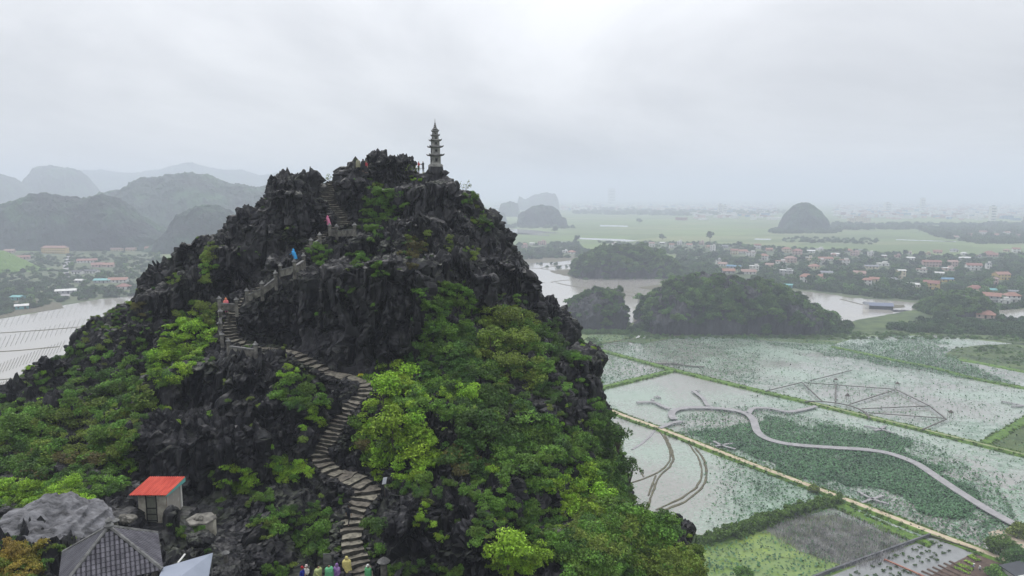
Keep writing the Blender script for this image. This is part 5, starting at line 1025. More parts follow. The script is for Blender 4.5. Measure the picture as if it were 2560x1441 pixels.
def addp(kind, p_, s):
    a, b, c = PT[kind]; a.append((p_[0], p_[1], p_[2] - s * .25)); b.append((rnd.uniform(-.3, .3), rnd.uniform(-.3, .3), rnd.uniform(0, 6.28))); c.append((s * rnd.uniform(.85, 1.15), s * rnd.uniform(.85, 1.15), s * rnd.uniform(.7, 1.0)))
def off_path(p_, d=.98): return np.linalg.norm(PATH[:, :2] - np.array([p_[0], p_[1]]), axis=1).min() > d
alt = {'lime': 'mid', 'mid': 'dark', 'dark': 'mid', 'olive': 'mid', 'brown': 'dark', 'ochre': 'olive'}
for (cx, cy_, rx, ry, kd, n, s0, s1) in REG:
    for _ in range(int(n * (.62 if (cx < 430 and cy_ < 1180) else .85))):
        a = rnd.uniform(0, 6.283); r = math.sqrt(rnd.random()) * (1.12 if rnd.random() < .2 else 1); px, py = cx + rx * r * math.cos(a), cy_ + ry * r * math.sin(a)
        h, nn = hit(px, py)
        if h is None or not off_path(h) : continue
        if abs(h.x - pvc[0]) < 3.2 and abs(h.y - pvc[1]) < 3.2: continue
        if hp[0] - 1.2 < h.x < hp[0] + W_ + .9 and hp[1] - 3.5 < h.y < hp[1] + D_ + .5: continue
        addp(kd if rnd.random() < .8 else alt[kd], h, rnd.uniform(s0, s1) * (1 if rnd.random() > .1 else 1.2))
# sprigs in the cracks, denser towards the foot and both flanks
g = np.random.default_rng(3); nfc = len(fi); cen = co[fi].mean(1); vA = co[fi[:, 1]] - co[fi[:, 0]]; vB = co[fi[:, 3]] - co[fi[:, 0]]; nr3 = np.cross(vA, vB); nr3 /= np.linalg.norm(nr3, axis=1)[:, None] + 1e-9
px_, py_ = to_px(cen.T); up_ = nr3[:, 2]
want = (up_ > .35) * (py_ < 1600) * (px_ > -200) * (cen[:, 1] < 112)
cov_ = fbm(cen * 0.12, 3, 321)
dens = want * (0.05 + 1.5 * np.clip(cov_ + .05, 0, 1)) * (0.35 + 1.3 * ((px_ > 1180) & (py_ > 900)) + 1.6 * ((px_ < 420) & (py_ > 780)) + .5 * (py_ > 1250))
kx = g.choice(nfc, 2300, p=dens / dens.sum())
for q in cen[kx]:
    if off_path(q) and not (abs(q[0] - pvc[0]) < 3.4 and abs(q[1] - pvc[1]) < 3.4) and not (hp[0] - 1 < q[0] < hp[0] + W_ + .9 and hp[1] - 3 < q[1] < hp[1] + D_ + .5):
        px1, py1 = to_px(q); low = py1 > 850
        addp(rnd.choice(['mid', 'mid', 'olive', 'dark', 'lime'] if low else ['olive', 'mid', 'dark']), q, rnd.uniform(.22, .6 if low else .38))
LBL = {'lime': 'bright green leafy undergrowth on the black hill', 'mid': 'fresh green undergrowth on the black hill', 'dark': 'dark green undergrowth on the black hill', 'olive': 'olive green undergrowth on the black hill', 'brown': 'brownish twiggy undergrowth on the black hill', 'ochre': 'yellowing undergrowth near the pavilion'}
for k, (a, b, c) in PT.items(): gn_scatter('undergrowth', LEAFS, a, b, c, M[k], LBL[k])
print('bushes', sum(len(v[0]) for v in PT.values()))
# rubble along the stairs
RK = []
for i in range(5):
    b_ = bmesh.new(); bmesh.ops.create_icosphere(b_, subdivisions=2, radius=1); vv = np.array([v.co for v in b_.verts]); ff = np.array([[v.index for v in f.verts] for f in b_.faces]); b_.free()
    vv = vv * [1, .8, .75]; vv += np.sign(vv) * .12; vv *= (1 + vnoise(vv * 1.6 + i * 5, 4) * .55)[:, None]; RK.append(mesh_np(f'rubble_{i}', vv, ff))
a_, b_, c_ = [], [], []
for i in range(4, len(PATH) - 4, 1):
    t = PATH[i + 2] - PATH[i - 2]; t = t[:2] / (np.linalg.norm(t[:2]) + 1e-9); hw = (1.25 if 55.2 < PATH[i][1] < 58.6 else .98) if PATH[i][1] < 66 else .88
    for sd in (-1, 1):
        for _ in range(2):
            o = sd * (hw + rnd.uniform(-.12, .5)); s = rnd.uniform(.12, .42); a_.append((PATH[i][0] - t[1] * o, PATH[i][1] + t[0] * o, PATH[i][2] + rnd.uniform(-.15, .12))); b_.append((rnd.uniform(-.5, .5), rnd.uniform(-.5, .5), rnd.uniform(0, 6.28))); c_.append((s, s * rnd.uniform(.7, 1.2), s * rnd.uniform(.6, 1.3)))
gn_scatter('rubble', RK, a_, b_, c_, M['rock'], 'loose dark stones along the edges of the stairway')
# single shrubs and small trees one can point at
SHR = []
for i in range(5):
    SHR.append((leafmesh(f'single_crown_{i}', 800 + i, 1.0, 1.5, 18, 1500, .075, .15, .35), ))
stem = MB()
for k in range(4): stem.tube((0, 0, -.5), (math.cos(k * 1.6 + .3) * .35, math.sin(k * 1.6 + .3) * .35, .8), .05, .02, 5)
stem_me = stem.mesh('stem'); stem_me.materials.append(M['bark'])
_cm = {}
def shrub(px, py, s, kd, label, name='shrub', cat='shrub', F=None, hs=1.0, lift=0.1):
    h, n = hit(px, py); q = np.array(h) if (h is not None and F is None) else P(px, py, F or 70)
    r = empty(name, (q[0], q[1], q[2] - s * .3 * lift), rnd.uniform(0, 6.28), label, cat); r.scale = (s, s, s * hs)
    i = rnd.randrange(5); key = (i, kd)
    if key not in _cm: me = SHR[i][0].copy(); me.materials.clear(); me.materials.append(M[kd]); _cm[key] = me
    link('crown', _cm[key], r); link('stem', stem_me, r); return r
T_ = 'tree'
for a in [(960, 1000, 1.9, 'lime', 'brightest big bush right of the bend in the lower stairs'), (985, 1090, 1.9, 'lime', 'dense bright green bush bulging over the lower stairs'), (925, 1090, 1.2, 'lime', 'leafy bright bush touching the stairs on their right'), (1040, 1150, 1.6, 'lime', 'rounded green bush above the small white sign'), (905, 1130, .9, 'brown', 'reddish brown twiggy bush hanging beside the stairs'),
 (1270, 815, 1.9, 'olive', 'highest domed olive tree clinging under the right cliff', T_, T_), (1228, 870, 1.7, 'olive', 'domed olive tree left of the group on the right face', T_, T_), (1310, 870, 1.8, 'olive', 'domed olive tree right of the group on the right face', T_, T_), (1275, 925, 1.6, 'olive', 'lowest domed olive tree hanging over the dark hollow', T_, T_),
 (1350, 850, 1.3, 'dark', 'dark feathery tree at the foot of the right cliff edge', T_, T_), (1145, 770, 1.1, 'mid', 'tall climbing bush on the middle of the black face'), (1100, 830, 1.3, 'mid', 'leafy creeper bush right of the vertical cliff'), (1170, 1000, 1.3, 'lime', 'light green bush in the middle of the right slope'),
 (1440, 905, .8, 'mid', 'green bush on the blocky right shoulder of rock'), (1460, 1215, 1.5, 'lime', 'yellow green vine clad tree on the lower right slope', T_, T_), (1505, 1260, 1.4, 'lime', 'yellow green bush below the vine clad tree'), (1545, 1110, 1.6, 'dark', 'dark bushy tree jutting out against the ponds', T_, T_), (1575, 1190, 1.4, 'dark', 'dark drooping tree beside the mud lane ponds', T_, T_), (1600, 1290, 1.2, 'mid', 'green bush on the right edge opposite the mud crescent'),
 (1270, 1395, 1.5, 'lime', 'rounded yellow green bush at the bottom middle'), (1345, 1410, 1.2, 'lime', 'smaller yellow green bush right of the rounded one'), (1245, 1280, .9, 'mid', 'fresh green bush among black boulders on the lower slope'), (1330, 1290, .9, 'mid', 'fresh green bush above the pale tipped boulder'), (1060, 1212, .8, 'mid', 'low spreading bush right of the small white sign'), (1190, 1215, .6, 'mid', 'small bush on black rocks in the lower middle'), (1050, 1305, .4, 'lime', 'tiny bright bush alone on the black boulders'), (1100, 1355, .4, 'lime', 'tiny bright bush lowest on the black boulders'),
 (480, 835, 1.5, 'lime', 'big bright bush below the landing with the orange visitor'), (425, 905, 1.4, 'lime', 'bright bush at the lower end of the left green streak'), (505, 780, 1.0, 'olive', 'grey green bush just left of the balustrade'), (520, 650, .9, 'olive', 'upright bush behind the two rock pinnacles'), (345, 775, .8, 'brown', 'reddish bare bush on the left ridge'), (290, 990, 1.2, 'mid', 'broad dark bush in the middle of the left slope'), (150, 1060, 1.4, 'olive', 'olive bush on the lower left slope'), (250, 1110, 1.2, 'mid', 'leafy bush left of the split black boulder'), (40, 1080, 1.4, 'mid', 'leafy bush at the left edge of the hill'), (70, 1230, .9, 'lime', 'bright low bush above the pale boulder'), (180, 1225, .9, 'lime', 'bright low bush left of the red roofed hut'), (30, 1400, .7, 'ochre', 'yellowing bush in the bottom left corner'),
 (765, 990, 1.0, 'mid', 'green bush in the notch under the middle stairs'), (725, 1170, .9, 'lime', 'light green bush in a crack left of the stairs'), (590, 1200, .9, 'lime', 'light green spreading bush right of the hut'), (800, 1340, 1.0, 'mid', 'dense bush left of the lowest steps'), (925, 1330, .9, 'mid', 'dense bush right of the lowest steps'), (685, 1320, .7, 'olive', 'thin olive bush left of the lowest steps'), (865, 1240, .45, 'mid', 'small bush above the person in black'),
 (955, 520, 1.1, 'mid', 'largest bush under the summit rocks'), (925, 580, .8, 'mid', 'bush right of the long balustrade'), (1040, 630, 1.1, 'brown', 'brownish bush on the upper black face'), (790, 630, .9, 'mid', 'bush between the blue and the pink climbers'), (900, 650, .7, 'mid', 'low bush above the vertical black cliff'), (945, 675, .6, 'mid', 'small bush on the lip of the vertical cliff'), (1185, 500, .8, 'mid', 'wind blown bush on the right edge below the summit'), (1210, 560, .7, 'dark', 'twiggy bush sticking out over the far river'), (1125, 600, .5, 'olive', 'small upright bush on the upper right face'), (1180, 640, .5, 'olive', 'lower small bush on the upper right face')]:
    shrub(*a)
# bare twigs on the skyline
for (px, py, F, lb) in [(1160, 480, 97, 'bare twiggy shrub on the skyline right of the summit'), (592, 578, 90, 'spiky leaved shrub on the left skyline notch'), (1030, 440, 99.5, 'tuft of tall grass beside the summit boulder'), (828, 462, 97.3, 'small bare shrub at the top of the stairs'), (1215, 545, 97, 'bare twigs over the river view')]:
    q = P(px, py, F); r = empty('shrub', tuple(q), 0, lb, 'shrub'); mb = MB(); lv_ = []
    for k in range(9):
        d = Vector((rnd.uniform(-.9, 1), rnd.uniform(-.6, .6), rnd.uniform(.5, 1.1))).normalized(); l1 = rnd.uniform(.6, 1.2); e = d * l1; mb.tube((0, 0, -.2), e, .022, .012, 4)
        for _ in range(3):
            d2 = (d + Vector((rnd.uniform(-.8, .8), rnd.uniform(-.8, .8), rnd.uniform(-.3, .6)))).normalized(); e2 = e + d2 * rnd.uniform(.25, .6); mb.tube(e, e2, .012, .006, 4); lv_.append(e2)
    mb.obj('stem', M['bark'], r); lb_ = MB()
    for e in lv_:
        for _ in range(5):
            c = e + Vector([rnd.uniform(-.16, .16) for _ in range(3)]); u = Vector([rnd.uniform(-1, 1) for _ in range(3)]).normalized() * .09; v = Vector([rnd.uniform(-1, 1) for _ in range(3)]).normalized() * .06; lb_.add([c - u, c + v, c + u, c - v], [(0, 1, 2, 3)])
    o = lb_.obj('leaves', M['olive'], r)

# ================================================================== trees and houses of the plain
def tree_proto(i, R_, H_, n=420, ls=.75):
    cr = leafmesh(f'tree_crown_{i}', 900 + i, R_, H_ * .8, 14, n, ls, .12, .35)
    v = np.empty(len(cr.vertices) * 3, np.float32); cr.vertices.foreach_get('co', v); v = v.reshape(-1, 3); v[:, 2] += H_ * .22; cr.vertices.foreach_set('co', v.ravel())
    mb = MB().tube((0, 0, -.3), (0.1, 0, H_ * .45), .28, .16, 6)
    for k in range(4): mb.tube((0.1, 0, H_ * .4), (math.cos(k * 1.57) * R_ * .5, math.sin(k * 1.57) * R_ * .5, H_ * .65), .12, .04, 5)
    t = mb.mesh('trunk'); t.materials.append(M['bark']); return cr, t
TP = [tree_proto(i, r, h) for i, (r, h) in enumerate([(4, 7), (4.6, 8), (3.4, 8.5), (5.2, 7.5), (2.8, 6), (4.2, 10)])]
CRM = []
for cr, t in TP:
    a = cr.copy(); a.materials.append(M['far']); b = cr.copy(); b.materials.append(M['far2']); CRM.append((a, b, t))
def far_tree(x, y, s, light, label, group):
    i = rnd.randrange(6); r = bpy.data.objects.new('tree', None); COL.objects.link(r); r.location = (x, y, 0.1); r.rotation_euler = (0, 0, rnd.uniform(0, 6.28)); r.scale = (s, s, s * rnd.uniform(.85, 1.15)); tag(r, label, 'tree', group)
    link('crown', CRM[i][1 if light else 0], r); link('trunk', CRM[i][2], r)
def inside(pg, x, y):
    c = False; j = len(pg) - 1
    for i in range(len(pg)):
        if (pg[i][1] > y) != (pg[j][1] > y) and x < (pg[j][0] - pg[i][0]) * (y - pg[i][1]) / (pg[j][1] - pg[i][1] + 1e-9) + pg[i][0]: c = not c
        j = i
    return c
HS = []   # px, base py, width px, storeys, wall, roof kind, roof colour, row
WALL = {'white': (.72, .71, .68), 'cream': (.62, .55, .38), 'pink': (.55, .40, .36), 'grey': (.38, .38, .38), 'teal': (.12, .34, .34), 'yellow': (.62, .46, .16)}
ROOF = {'orange': (.30, .15, .11), 'red': (.25, .11, .09), 'blue': (.10, .22, .34), 'grey': (.20, .21, .23), 'pale': (.62, .62, .60), 'pink': (.31, .20, .17), 'dark': (.05, .055, .065), 'teal': (.14, .38, .38)}
near = [(2019,706,31,2,'white','hip','orange'),(1969,690,34,2,'grey','flat','pale'),(2066,688,38,1,'white','gable','grey'),(2059,698,26,1,'pink','hip','orange'),(2171,715,22,2,'white','hip','orange'),(2189,705,24,1,'cream','gable','orange'),(2238,707,24,1,'grey','hip','grey'),(2335,724,36,2,'yellow','gable','red'),(2444,738,32,2,'cream','hip','red'),(2480,733,30,1,'grey','gable','teal'),(2487,758,38,2,'grey','gable','orange'),(2514,760,28,1,'white','flat','pale'),(2536,757,32,2,'white','hip','orange'),(2538,737,24,1,'grey','gable','grey'),(2473,797,40,1,'pink','hip','orange'),(2291,719,30,1,'white','gable','pale'),(1974,720,20,1,'teal','gable','teal'),(2366,705,42,1,'yellow','gable','blue'),(1874,686,40,1,'white','gable','pink'),(1824,684,34,1,'grey','gable','orange'),(2509,700,34,2,'yellow','gable','orange'),(2490,712,16,2,'pink','hip','pink'),(2255,697,20,3,'cream','gable','pale'),(2153,690,30,1,'pink','gable','pink'),(1888,678,26,2,'white','flat','pale')]
mid = [(1979,657,28,2,'pink','hip','pink'),(1955,665,28,2,'white','flat','orange'),(2025,655,18,2,'cream','flat','pale'),(2061,652,50,1,'white','gable','orange'),(2039,672,26,1,'cream','hip','orange'),(2054,662,20,2,'white','flat','orange'),(2114,662,26,2,'white','flat','red'),(2182,672,34,1,'cream','gable','grey'),(2211,665,28,1,'white','flat','pale'),(2332,667,44,2,'pink','gable','red'),(2308,687,24,2,'white','flat','pink'),(2385,667,22,2,'pink','gable','pink'),(2376,677,26,1,'pink','flat','pale'),(2352,689,20,1,'white','gable','pale'),(2439,676,34,2,'white','gable','red'),(2473,678,12,3,'white','flat','grey'),(1838,672,40,1,'grey','gable','blue'),(1810,666,24,1,'white','gable','pink'),(1797,661,14,2,'white','flat','dark'),(1783,628,14,3,'white','flat','pale'),(1858,633,26,1,'white','gable','orange'),(1838,636,20,2,'cream','gable','red'),(1880,641,24,2,'white','flat','pink'),(2412,650,34,1,'grey','gable','pale'),(2485,642,24,1,'pink','gable','red'),(1912,650,22,2,'white','hip','orange'),(1926,668,22,1,'cream','gable','pink'),(2090,640,20,1,'white','gable','pale'),(2140,640,20,2,'pink','flat','pink'),(2280,650,18,1,'white','gable','pale'),(1996,637,24,2,'pink','hip','red'),(1969,632,22,2,'cream','hip','orange')]
rear = []
g_ = random.Random(5)
for i in range(15):
    rear.append((int(2085 + i * 33 + g_.uniform(-8, 8)), int(633 + g_.uniform(-3, 12)), g_.choice([12, 14, 16, 20]), g_.choice([1, 1, 2]), g_.choice(['white', 'pink', 'cream', 'grey', 'white']), g_.choice(['gable', 'flat', 'hip']), g_.choice(['orange', 'pale', 'red', 'grey', 'pink', 'blue'])))
far = [(1311,620,18,2,'pink','hip','orange'),(1330,612,14,1,'white','gable','pale'),(1355,612,24,2,'pink','flat','pink'),(1430,635,20,1,'white','hip','orange'),(1413,632,16,1,'white','flat','pale'),(1536,617,14,2,'white','flat','pink'),(1630,617,16,2,'white','gable','pink'),(1658,611,16,1,'grey','gable','pale'),(1680,620,14,2,'white','gable','orange'),(1772,620,14,1,'cream','hip','orange'),(1700,612,14,2,'white','flat','pale'),(1725,616,16,1,'white','gable','orange'),(1755,612,12,2,'pink','flat','pink'),(1815,620,18,1,'grey','gable','grey'),(1895,622,18,2,'white','gable','red'),(1925,628,18,1,'pink','gable','orange'),(2030,632,20,1,'white','gable','pale'),(2052,626,18,1,'white','flat','pale'),(2390,596,16,1,'white','gable','pink'),(2430,590,14,1,'pink','gable','orange'),(2460,586,16,2,'white','gable','red'),(2490,590,16,1,'pink','gable','orange'),(2520,588,14,2,'white','gable','pink'),(2545,592,16,1,'cream','gable','red')]
left = [(134,634,66,3,'yellow','hip','orange'),(54,648,30,1,'pink','gable','red'),(214,657,46,1,'white','gable','red'),(240,668,30,1,'pink','gable','red'),(268,668,24,1,'pink','gable','orange'),(190,686,24,1,'white','gable','dark'),(224,684,34,1,'white','gable','dark'),(291,707,46,1,'white','gable','orange'),(252,708,40,1,'grey','gable','teal'),(305,724,28,1,'white','hip','red'),(159,735,46,1,'grey','gable','pale'),(39,751,26,1,'teal','gable','teal'),(48,774,28,1,'teal','gable','pale'),(222,626,36,1,'cream','gable','pink'),(290,628,30,1,'cream','gable','pink'),(325,628,26,1,'cream','gable','pink'),(369,629,16,2,'pink','gable','red'),(196,708,20,1,'grey','gable','pale'),(20,632,22,1,'pink','gable','pink')]
for row, lst in (('front village row', near), ('middle village row', mid), ('far village row', far), ('left valley', left), ('rear village row', rear)):
    for h_ in lst: HS.append(h_ + (row,))
_hm = {}
def cmat(n, c, r=.8):
    if n not in _hm: _hm[n] = mat('paint_' + n, c, tuple(x * .72 for x in c), scale=.5, rough=r)
    return _hm[n]
WIN = MB().box((0, 0, 0), (1.1, .12, 1.3)).mesh('window'); WIN.materials.append(M['black'])
def ordinal(k): return ['leftmost', 'second', 'third', 'fourth', 'fifth', 'sixth', 'seventh', 'eighth', 'ninth', 'tenth', 'eleventh', 'twelfth', 'thirteenth', 'fourteenth', 'fifteenth', 'sixteenth', 'seventeenth', 'eighteenth', 'nineteenth', 'twentieth', 'twenty-first', 'twenty-second', 'twenty-third', 'twenty-fourth', 'twenty-fifth', 'twenty-sixth', 'twenty-seventh', 'twenty-eighth', 'twenty-ninth', 'thirtieth', 'thirty-first', 'thirty-second', 'thirty-third'][k]
rows_d = {}
for h_ in HS: rows_d.setdefault(h_[7], []).append(h_)
HXY = []
for row, lst in rows_d.items():
    lst.sort(key=lambda q: q[0])
    for k, (px, py, wpx, stn, wc, rk, rc, _) in enumerate(lst):
        g0 = G(px, py); dist = np.linalg.norm(g0 - [0, 0, H]); wm = wpx * dist / FPX * .82; dm_ = max(4.5, min(wm * .75, 9)); hh = 2.95 * stn
        if wm > 16 and stn < 3: dm_ = 8
        word = {1: 'low', 2: 'two-storey', 3: 'three-storey'}[stn]; rw = {'flat': 'flat', 'hip': 'hipped', 'gable': 'gabled'}[rk]
        lb = f"{word} {wc} house with {rw} {rc} roof, {ordinal(k)} {'of' if k == 0 else 'from left in'} the {row}"
        an = rnd.uniform(-.4, .4) + (-.3 if px > 1280 else .2)
        r = empty('house', (g0[0], g0[1] + dm_ / 2, .1), an, lb, 'house', 'houses of the ' + row); HXY.append((px, py, wpx))
        wmm = cmat(wc, WALL[wc]); rm = cmat('roof_' + rc, ROOF[rc], .6)
        MB().box((0, 0, hh / 2), (wm, dm_, hh)).obj('wall', wmm, r)
        if rk == 'flat':
            rf = MB().box((0, 0, hh + .15), (wm + .8, dm_ + .8, .3)).obj('roof', rm, r); MB().box((wm * .2, 0, hh + 1.3), (wm * .4, dm_ * .5, 2.0)).obj('stair_head', wmm, rf)
        elif rk == 'hip':
            e = .7; a, b = wm / 2 + e, dm_ / 2 + e; t = min(dm_, wm) * .32; rl = max(wm / 2 - dm_ / 2 * .8, .3)
            MB().add([(-a, -b, hh - .1), (a, -b, hh - .1), (a, b, hh - .1), (-a, b, hh - .1), (-rl, 0, hh + t), (rl, 0, hh + t), (-a, -b, hh - .3), (a, -b, hh - .3), (a, b, hh - .3), (-a, b, hh - .3)], [(0, 1, 5, 4), (1, 2, 5), (2, 3, 4, 5), (3, 0, 4), (9, 8, 7, 6), (6, 7, 1, 0), (7, 8, 2, 1), (8, 9, 3, 2), (9, 6, 0, 3)]).obj('roof', rm, r)
        else:
            e = .6; a, b = wm / 2 + e, dm_ / 2 + e; t = dm_ * (.28 if rc in ('orange', 'red', 'pink') else .16)
            MB().add([(-a, -b, hh - .1), (a, -b, hh - .1), (a, b, hh - .1), (-a, b, hh - .1), (-a, 0, hh + t), (a, 0, hh + t), (-a, -b, hh - .3), (a, -b, hh - .3), (a, b, hh - .3), (-a, b, hh - .3), (-a, 0, hh + t - .2), (a, 0, hh + t - .2)], [(0, 1, 5, 4), (2, 3, 4, 5), (7, 6, 10, 11), (9, 8, 11, 10), (6, 7, 1, 0), (8, 9, 3, 2), (0, 4, 10, 6), (4, 3, 9, 10), (1, 7, 11, 5), (5, 11, 8, 2)]).obj('roof', rm, r)
            MB().add([(-wm / 2, -dm_ / 2, hh - .02), (-wm / 2, dm_ / 2, hh - .02), (-wm / 2, 0, hh + t * .9), (wm / 2, -dm_ / 2, hh - .02), (wm / 2, dm_ / 2, hh - .02), (wm / 2, 0, hh + t * .9)], [(0, 2, 1), (3, 4, 5)]).obj('gable', wmm, r)
        nw = max(2, int(wm / 3.4))
        for s_ in range(stn):
            for i in range(nw):
                x = (i + .5) / nw * wm - wm / 2
                if s_ == 0 and i == nw // 2: o = link('door', WIN, r); o.scale = (1.1, 1, 1.7); o.location = (x, -dm_ / 2, 1.15); continue
                o = link('window', WIN, r); o.location = (x, -dm_ / 2, s_ * 3.1 + 1.7)
        if stn > 1: MB().box((0, -dm_ / 2 - .5, 3.1), (wm * .6, 1.0, .2)).obj('balcony', cmat('pale_trim', (.62, .6, .56)), r)
# house standing in the flood water
g0 = G(2200, 772); r = empty('house', tuple(g0 + [0, 0, .1]), -.25, 'low floating house with blue grey roof and white gable in the pond', 'house')
MB().box((0, 0, 1.4), (17, 7, 2.8)).obj('wall', cmat('roof_dark', ROOF['dark']), r); MB().box((-10.2, 0, 1.7), (3.2, 6.4, 3.4)).obj('annex', cmat('white', WALL['white']), r)
MB().add([(-8.7, -4.2, 2.75), (9.2, -4.2, 2.75), (9.2, 4.2, 2.75), (-8.7, 4.2, 2.75), (-8.7, 0, 4.9), (9.2, 0, 4.9)], [(0, 1, 5, 4), (2, 3, 4, 5), (1, 2, 5), (3, 0, 4), (3, 2, 1, 0)]).obj('roof', mat('slate_blue_sheet', (.15, .17, .24), rough=.4), r); MB().add([(-12.4, -3.7, 3.42), (-8.71, -3.7, 3.42), (-8.71, 3.7, 3.42), (-12.4, 3.7, 3.42), (-12.4, 0, 5.2), (-8.71, 0, 5.2)], [(0, 1, 5, 4), (2, 3, 4, 5), (1, 2, 5), (3, 0, 4), (3, 2, 1, 0)]).obj('annex_roof', cmat('roof_grey', ROOF['grey']), r)
# pavilion by the pond foot of the dark karst
g0 = G(1453, 826); r = empty('pavilion', tuple(g0), .2, 'small blue roofed pavilion at the foot of the blocky karst', 'pavilion')
for a in (-1, 1):
    for b in (-1, 1): MB().tube((a * 3, b * 2.4, 0), (a * 3, b * 2.4, 2.6), .15).obj('column', cmat('white', WALL['white']), r)
MB().add([(-4.2, -3.4, 2.5), (4.2, -3.4, 2.5), (4.2, 3.4, 2.5), (-4.2, 3.4, 2.5), (-.8, 0, 4.6), (.8, 0, 4.6)], [(0, 1, 5, 4), (1, 2, 5), (2, 3, 4, 5), (3, 0, 4), (3, 2, 1, 0)]).obj('roof', mat('slate_roof', (.10, .12, .18), rough=.5), r)
# far public building and towers in the haze
g0 = G(2147, 557); r = empty('building', (g0[0], g0[1], 0), 0, 'wide cream yellow building with many windows beside the round hill', 'building')
sc_ = np.linalg.norm(g0) / FPX
for (x, wd, hh) in ((-16, 16, 10), (0, 14, 14), (16, 16, 10)):
    wb = MB().box((x * sc_, 0, hh * sc_ / 2), (wd * sc_, 14, hh * sc_)).obj('wing', cmat('cream', (.75, .68, .42)), r)
    for s_ in range(3):
        for i in range(4): o = link('window', WIN, wb); o.scale = (2, 1, 1.6); o.location = ((x + (i - 1.5) * wd / 4.4) * sc_, -7.05, (s_ + .6) * hh * sc_ / 3.3)
    MB().box((x * sc_, 0, hh * sc_ + .5), (wd * sc_ + 2, 16, 1)).obj('roof', cmat('roof_pink', ROOF['pink']), wb)
for (px, py, top, wd, lb) in [(1529, 512, 472, 16, 'tall twin slab tower fading into haze on the horizon'), (1800, 537, 512, 10, 'left tower of the pale cluster at the town edge'), (1812, 537, 514, 8, 'right tower of the pale cluster at the town edge'), (2305, 528, 500, 9, 'slim hazy tower above the far town'), (2480, 552, 522, 12, 'domed hazy block at the right of the far town'), (2218, 530, 510, 14, 'pale block with stepped top in the far town')]:
    g0 = G(px, py); sc_ = np.linalg.norm(g0) / FPX; hh = (py - top) * sc_; r = empty('tower', (g0[0], g0[1], 0), .1, lb, 'tower block')
    MB().box((0, 0, hh / 2), (wd * sc_, wd * sc_ * .6, hh)).obj('wall', cmat('white', WALL['white']), r)
    MB().box((0, 0, hh + 1.5), (wd * sc_ * .4, wd * sc_ * .3, 3)).obj('roof', cmat('roof_grey', ROOF['grey']), r)
    for s_ in range(5): MB().box((0, -wd * sc_ * .3 - .1, hh * (s_ + .6) / 5.6), (wd * sc_ * .8, .3, hh / 14)).obj('window_band', cmat('glass', (.12, .15, .18)), r)
tb = MB(); pal = [cmat('white', WALL['white']), cmat('pink', WALL['pink']), cmat('roof_red', ROOF['red']), cmat('roof_pale', ROOF['pale']), cmat('roof_blue', ROOF['blue'])]
for i in range(2300):
    if rnd.random() < .75: px = rnd.uniform(1900, 2620) if rnd.random() < .85 else rnd.uniform(1700, 1950); py = rnd.triangular(504, 552, 515)
    else: px = rnd.uniform(1230, 1960); py = rnd.uniform(507, 526)
    if 1940 < px < 2085 and py > 505: continue
    g0 = G(px, py); sz = rnd.uniform(8, 24); hh = rnd.uniform(4, 13); tb.box((g0[0], g0[1], hh / 2), (sz * rnd.uniform(1, 3 if rnd.random() < .2 else 1.6), sz, hh), rnd.uniform(-.5, .5), m=rnd.choice([0, 0, 1, 2, 3, 3, 4]))
tag(tb.obj('distant_town', pal), 'pale distant town spread along the hazy horizon', kind='stuff')

# trees
V1 = [(1640,690),(1700,640),(1560,612),(1480,606),(1700,606),(1850,612),(2000,622),(2150,628),(2300,640),(2420,640),(2600,630),(2650,760),(2500,775),(2330,752),(2200,745),(2060,728),(1900,715),(1880,690),(1760,700)]
V2 = [(1280,612),(1440,606),(1470,630),(1440,644),(1290,650)]
V3 = [(0,640),(120,632),(400,622),(420,738),(250,745),(130,760),(0,790),(-100,800),(-100,640)]
def blocked(px, py):
    for (hx, hy, hw) in HXY:
        if abs(px - hx) < hw * .5 + 2 and hy - 3 < py < hy + 9: return True
    return False
cntr = {}
def fill(pg, n, smin, smax, label, group, light=.25, bbox=None, avoid=True):
    xs = [q[0] for q in pg]; ys = [q[1] for q in pg]; k = 0; t = 0
    while k < n and t < n * 30:
        t += 1; px, py = rnd.uniform(min(xs), max(xs)), rnd.uniform(min(ys), max(ys))
        if not inside(pg, px, py) or (avoid and blocked(px, py)): continue
        q = G(px, py); lt = rnd.random() < light; far_tree(q[0], q[1], rnd.uniform(smin, smax), lt, ('lighter ' if lt else 'darker ') + label, group); k += 1
fill([(1880, 712), (2060, 722), (2200, 742), (2330, 748), (2500, 770), (2620, 765), (2620, 700), (2300, 700), (2000, 690), (1880, 690)], 125, .7, 1.35, 'bushy tree in the front part of the village', 'village trees near the flood water', .4)
fill([(1700, 690), (1900, 690), (2300, 700), (2600, 690), (2600, 632), (2300, 640), (2000, 622), (1700, 606)], 110, .8, 1.4, 'green tree among the houses of the village', 'village trees behind the front houses', .3)
fill(V2, 14, .9, 1.5, 'tree among the red roofs right of the summit slope', 'trees by the far river hamlet', .2)
fill(V3, 75, .7, 1.3, 'tree in the left valley settlement', 'trees of the left valley', .4)
def mass(pg, n, smin, smax, label, mt='far', avoid=True, protos=CROWN, z=0):
    xs = [q[0] for q in pg]; ys = [q[1] for q in pg]; a = []; b = []; c = []; t = 0
    while len(a) < n and t < n * 30:
        t += 1; px, py = rnd.uniform(min(xs), max(xs)), rnd.uniform(min(ys), max(ys))
        if not inside(pg, px, py) or (avoid and blocked(px, py)): continue
        q = G(px, py); s = rnd.uniform(smin, smax); a.append((q[0], q[1], z - s * .15)); b.append((0, 0, rnd.uniform(0, 6.28))); c.append((s, s, s * rnd.uniform(.6, 1.1)))
    gn_scatter('woodland', protos, a, b, c, M[mt], label)
mass(V1, 4200, 2.0, 5.0, 'green mass of smaller trees between the village houses')
mass(V1, 1100, 1.6, 3.6, 'lighter green garden growth between the village houses', 'far2')
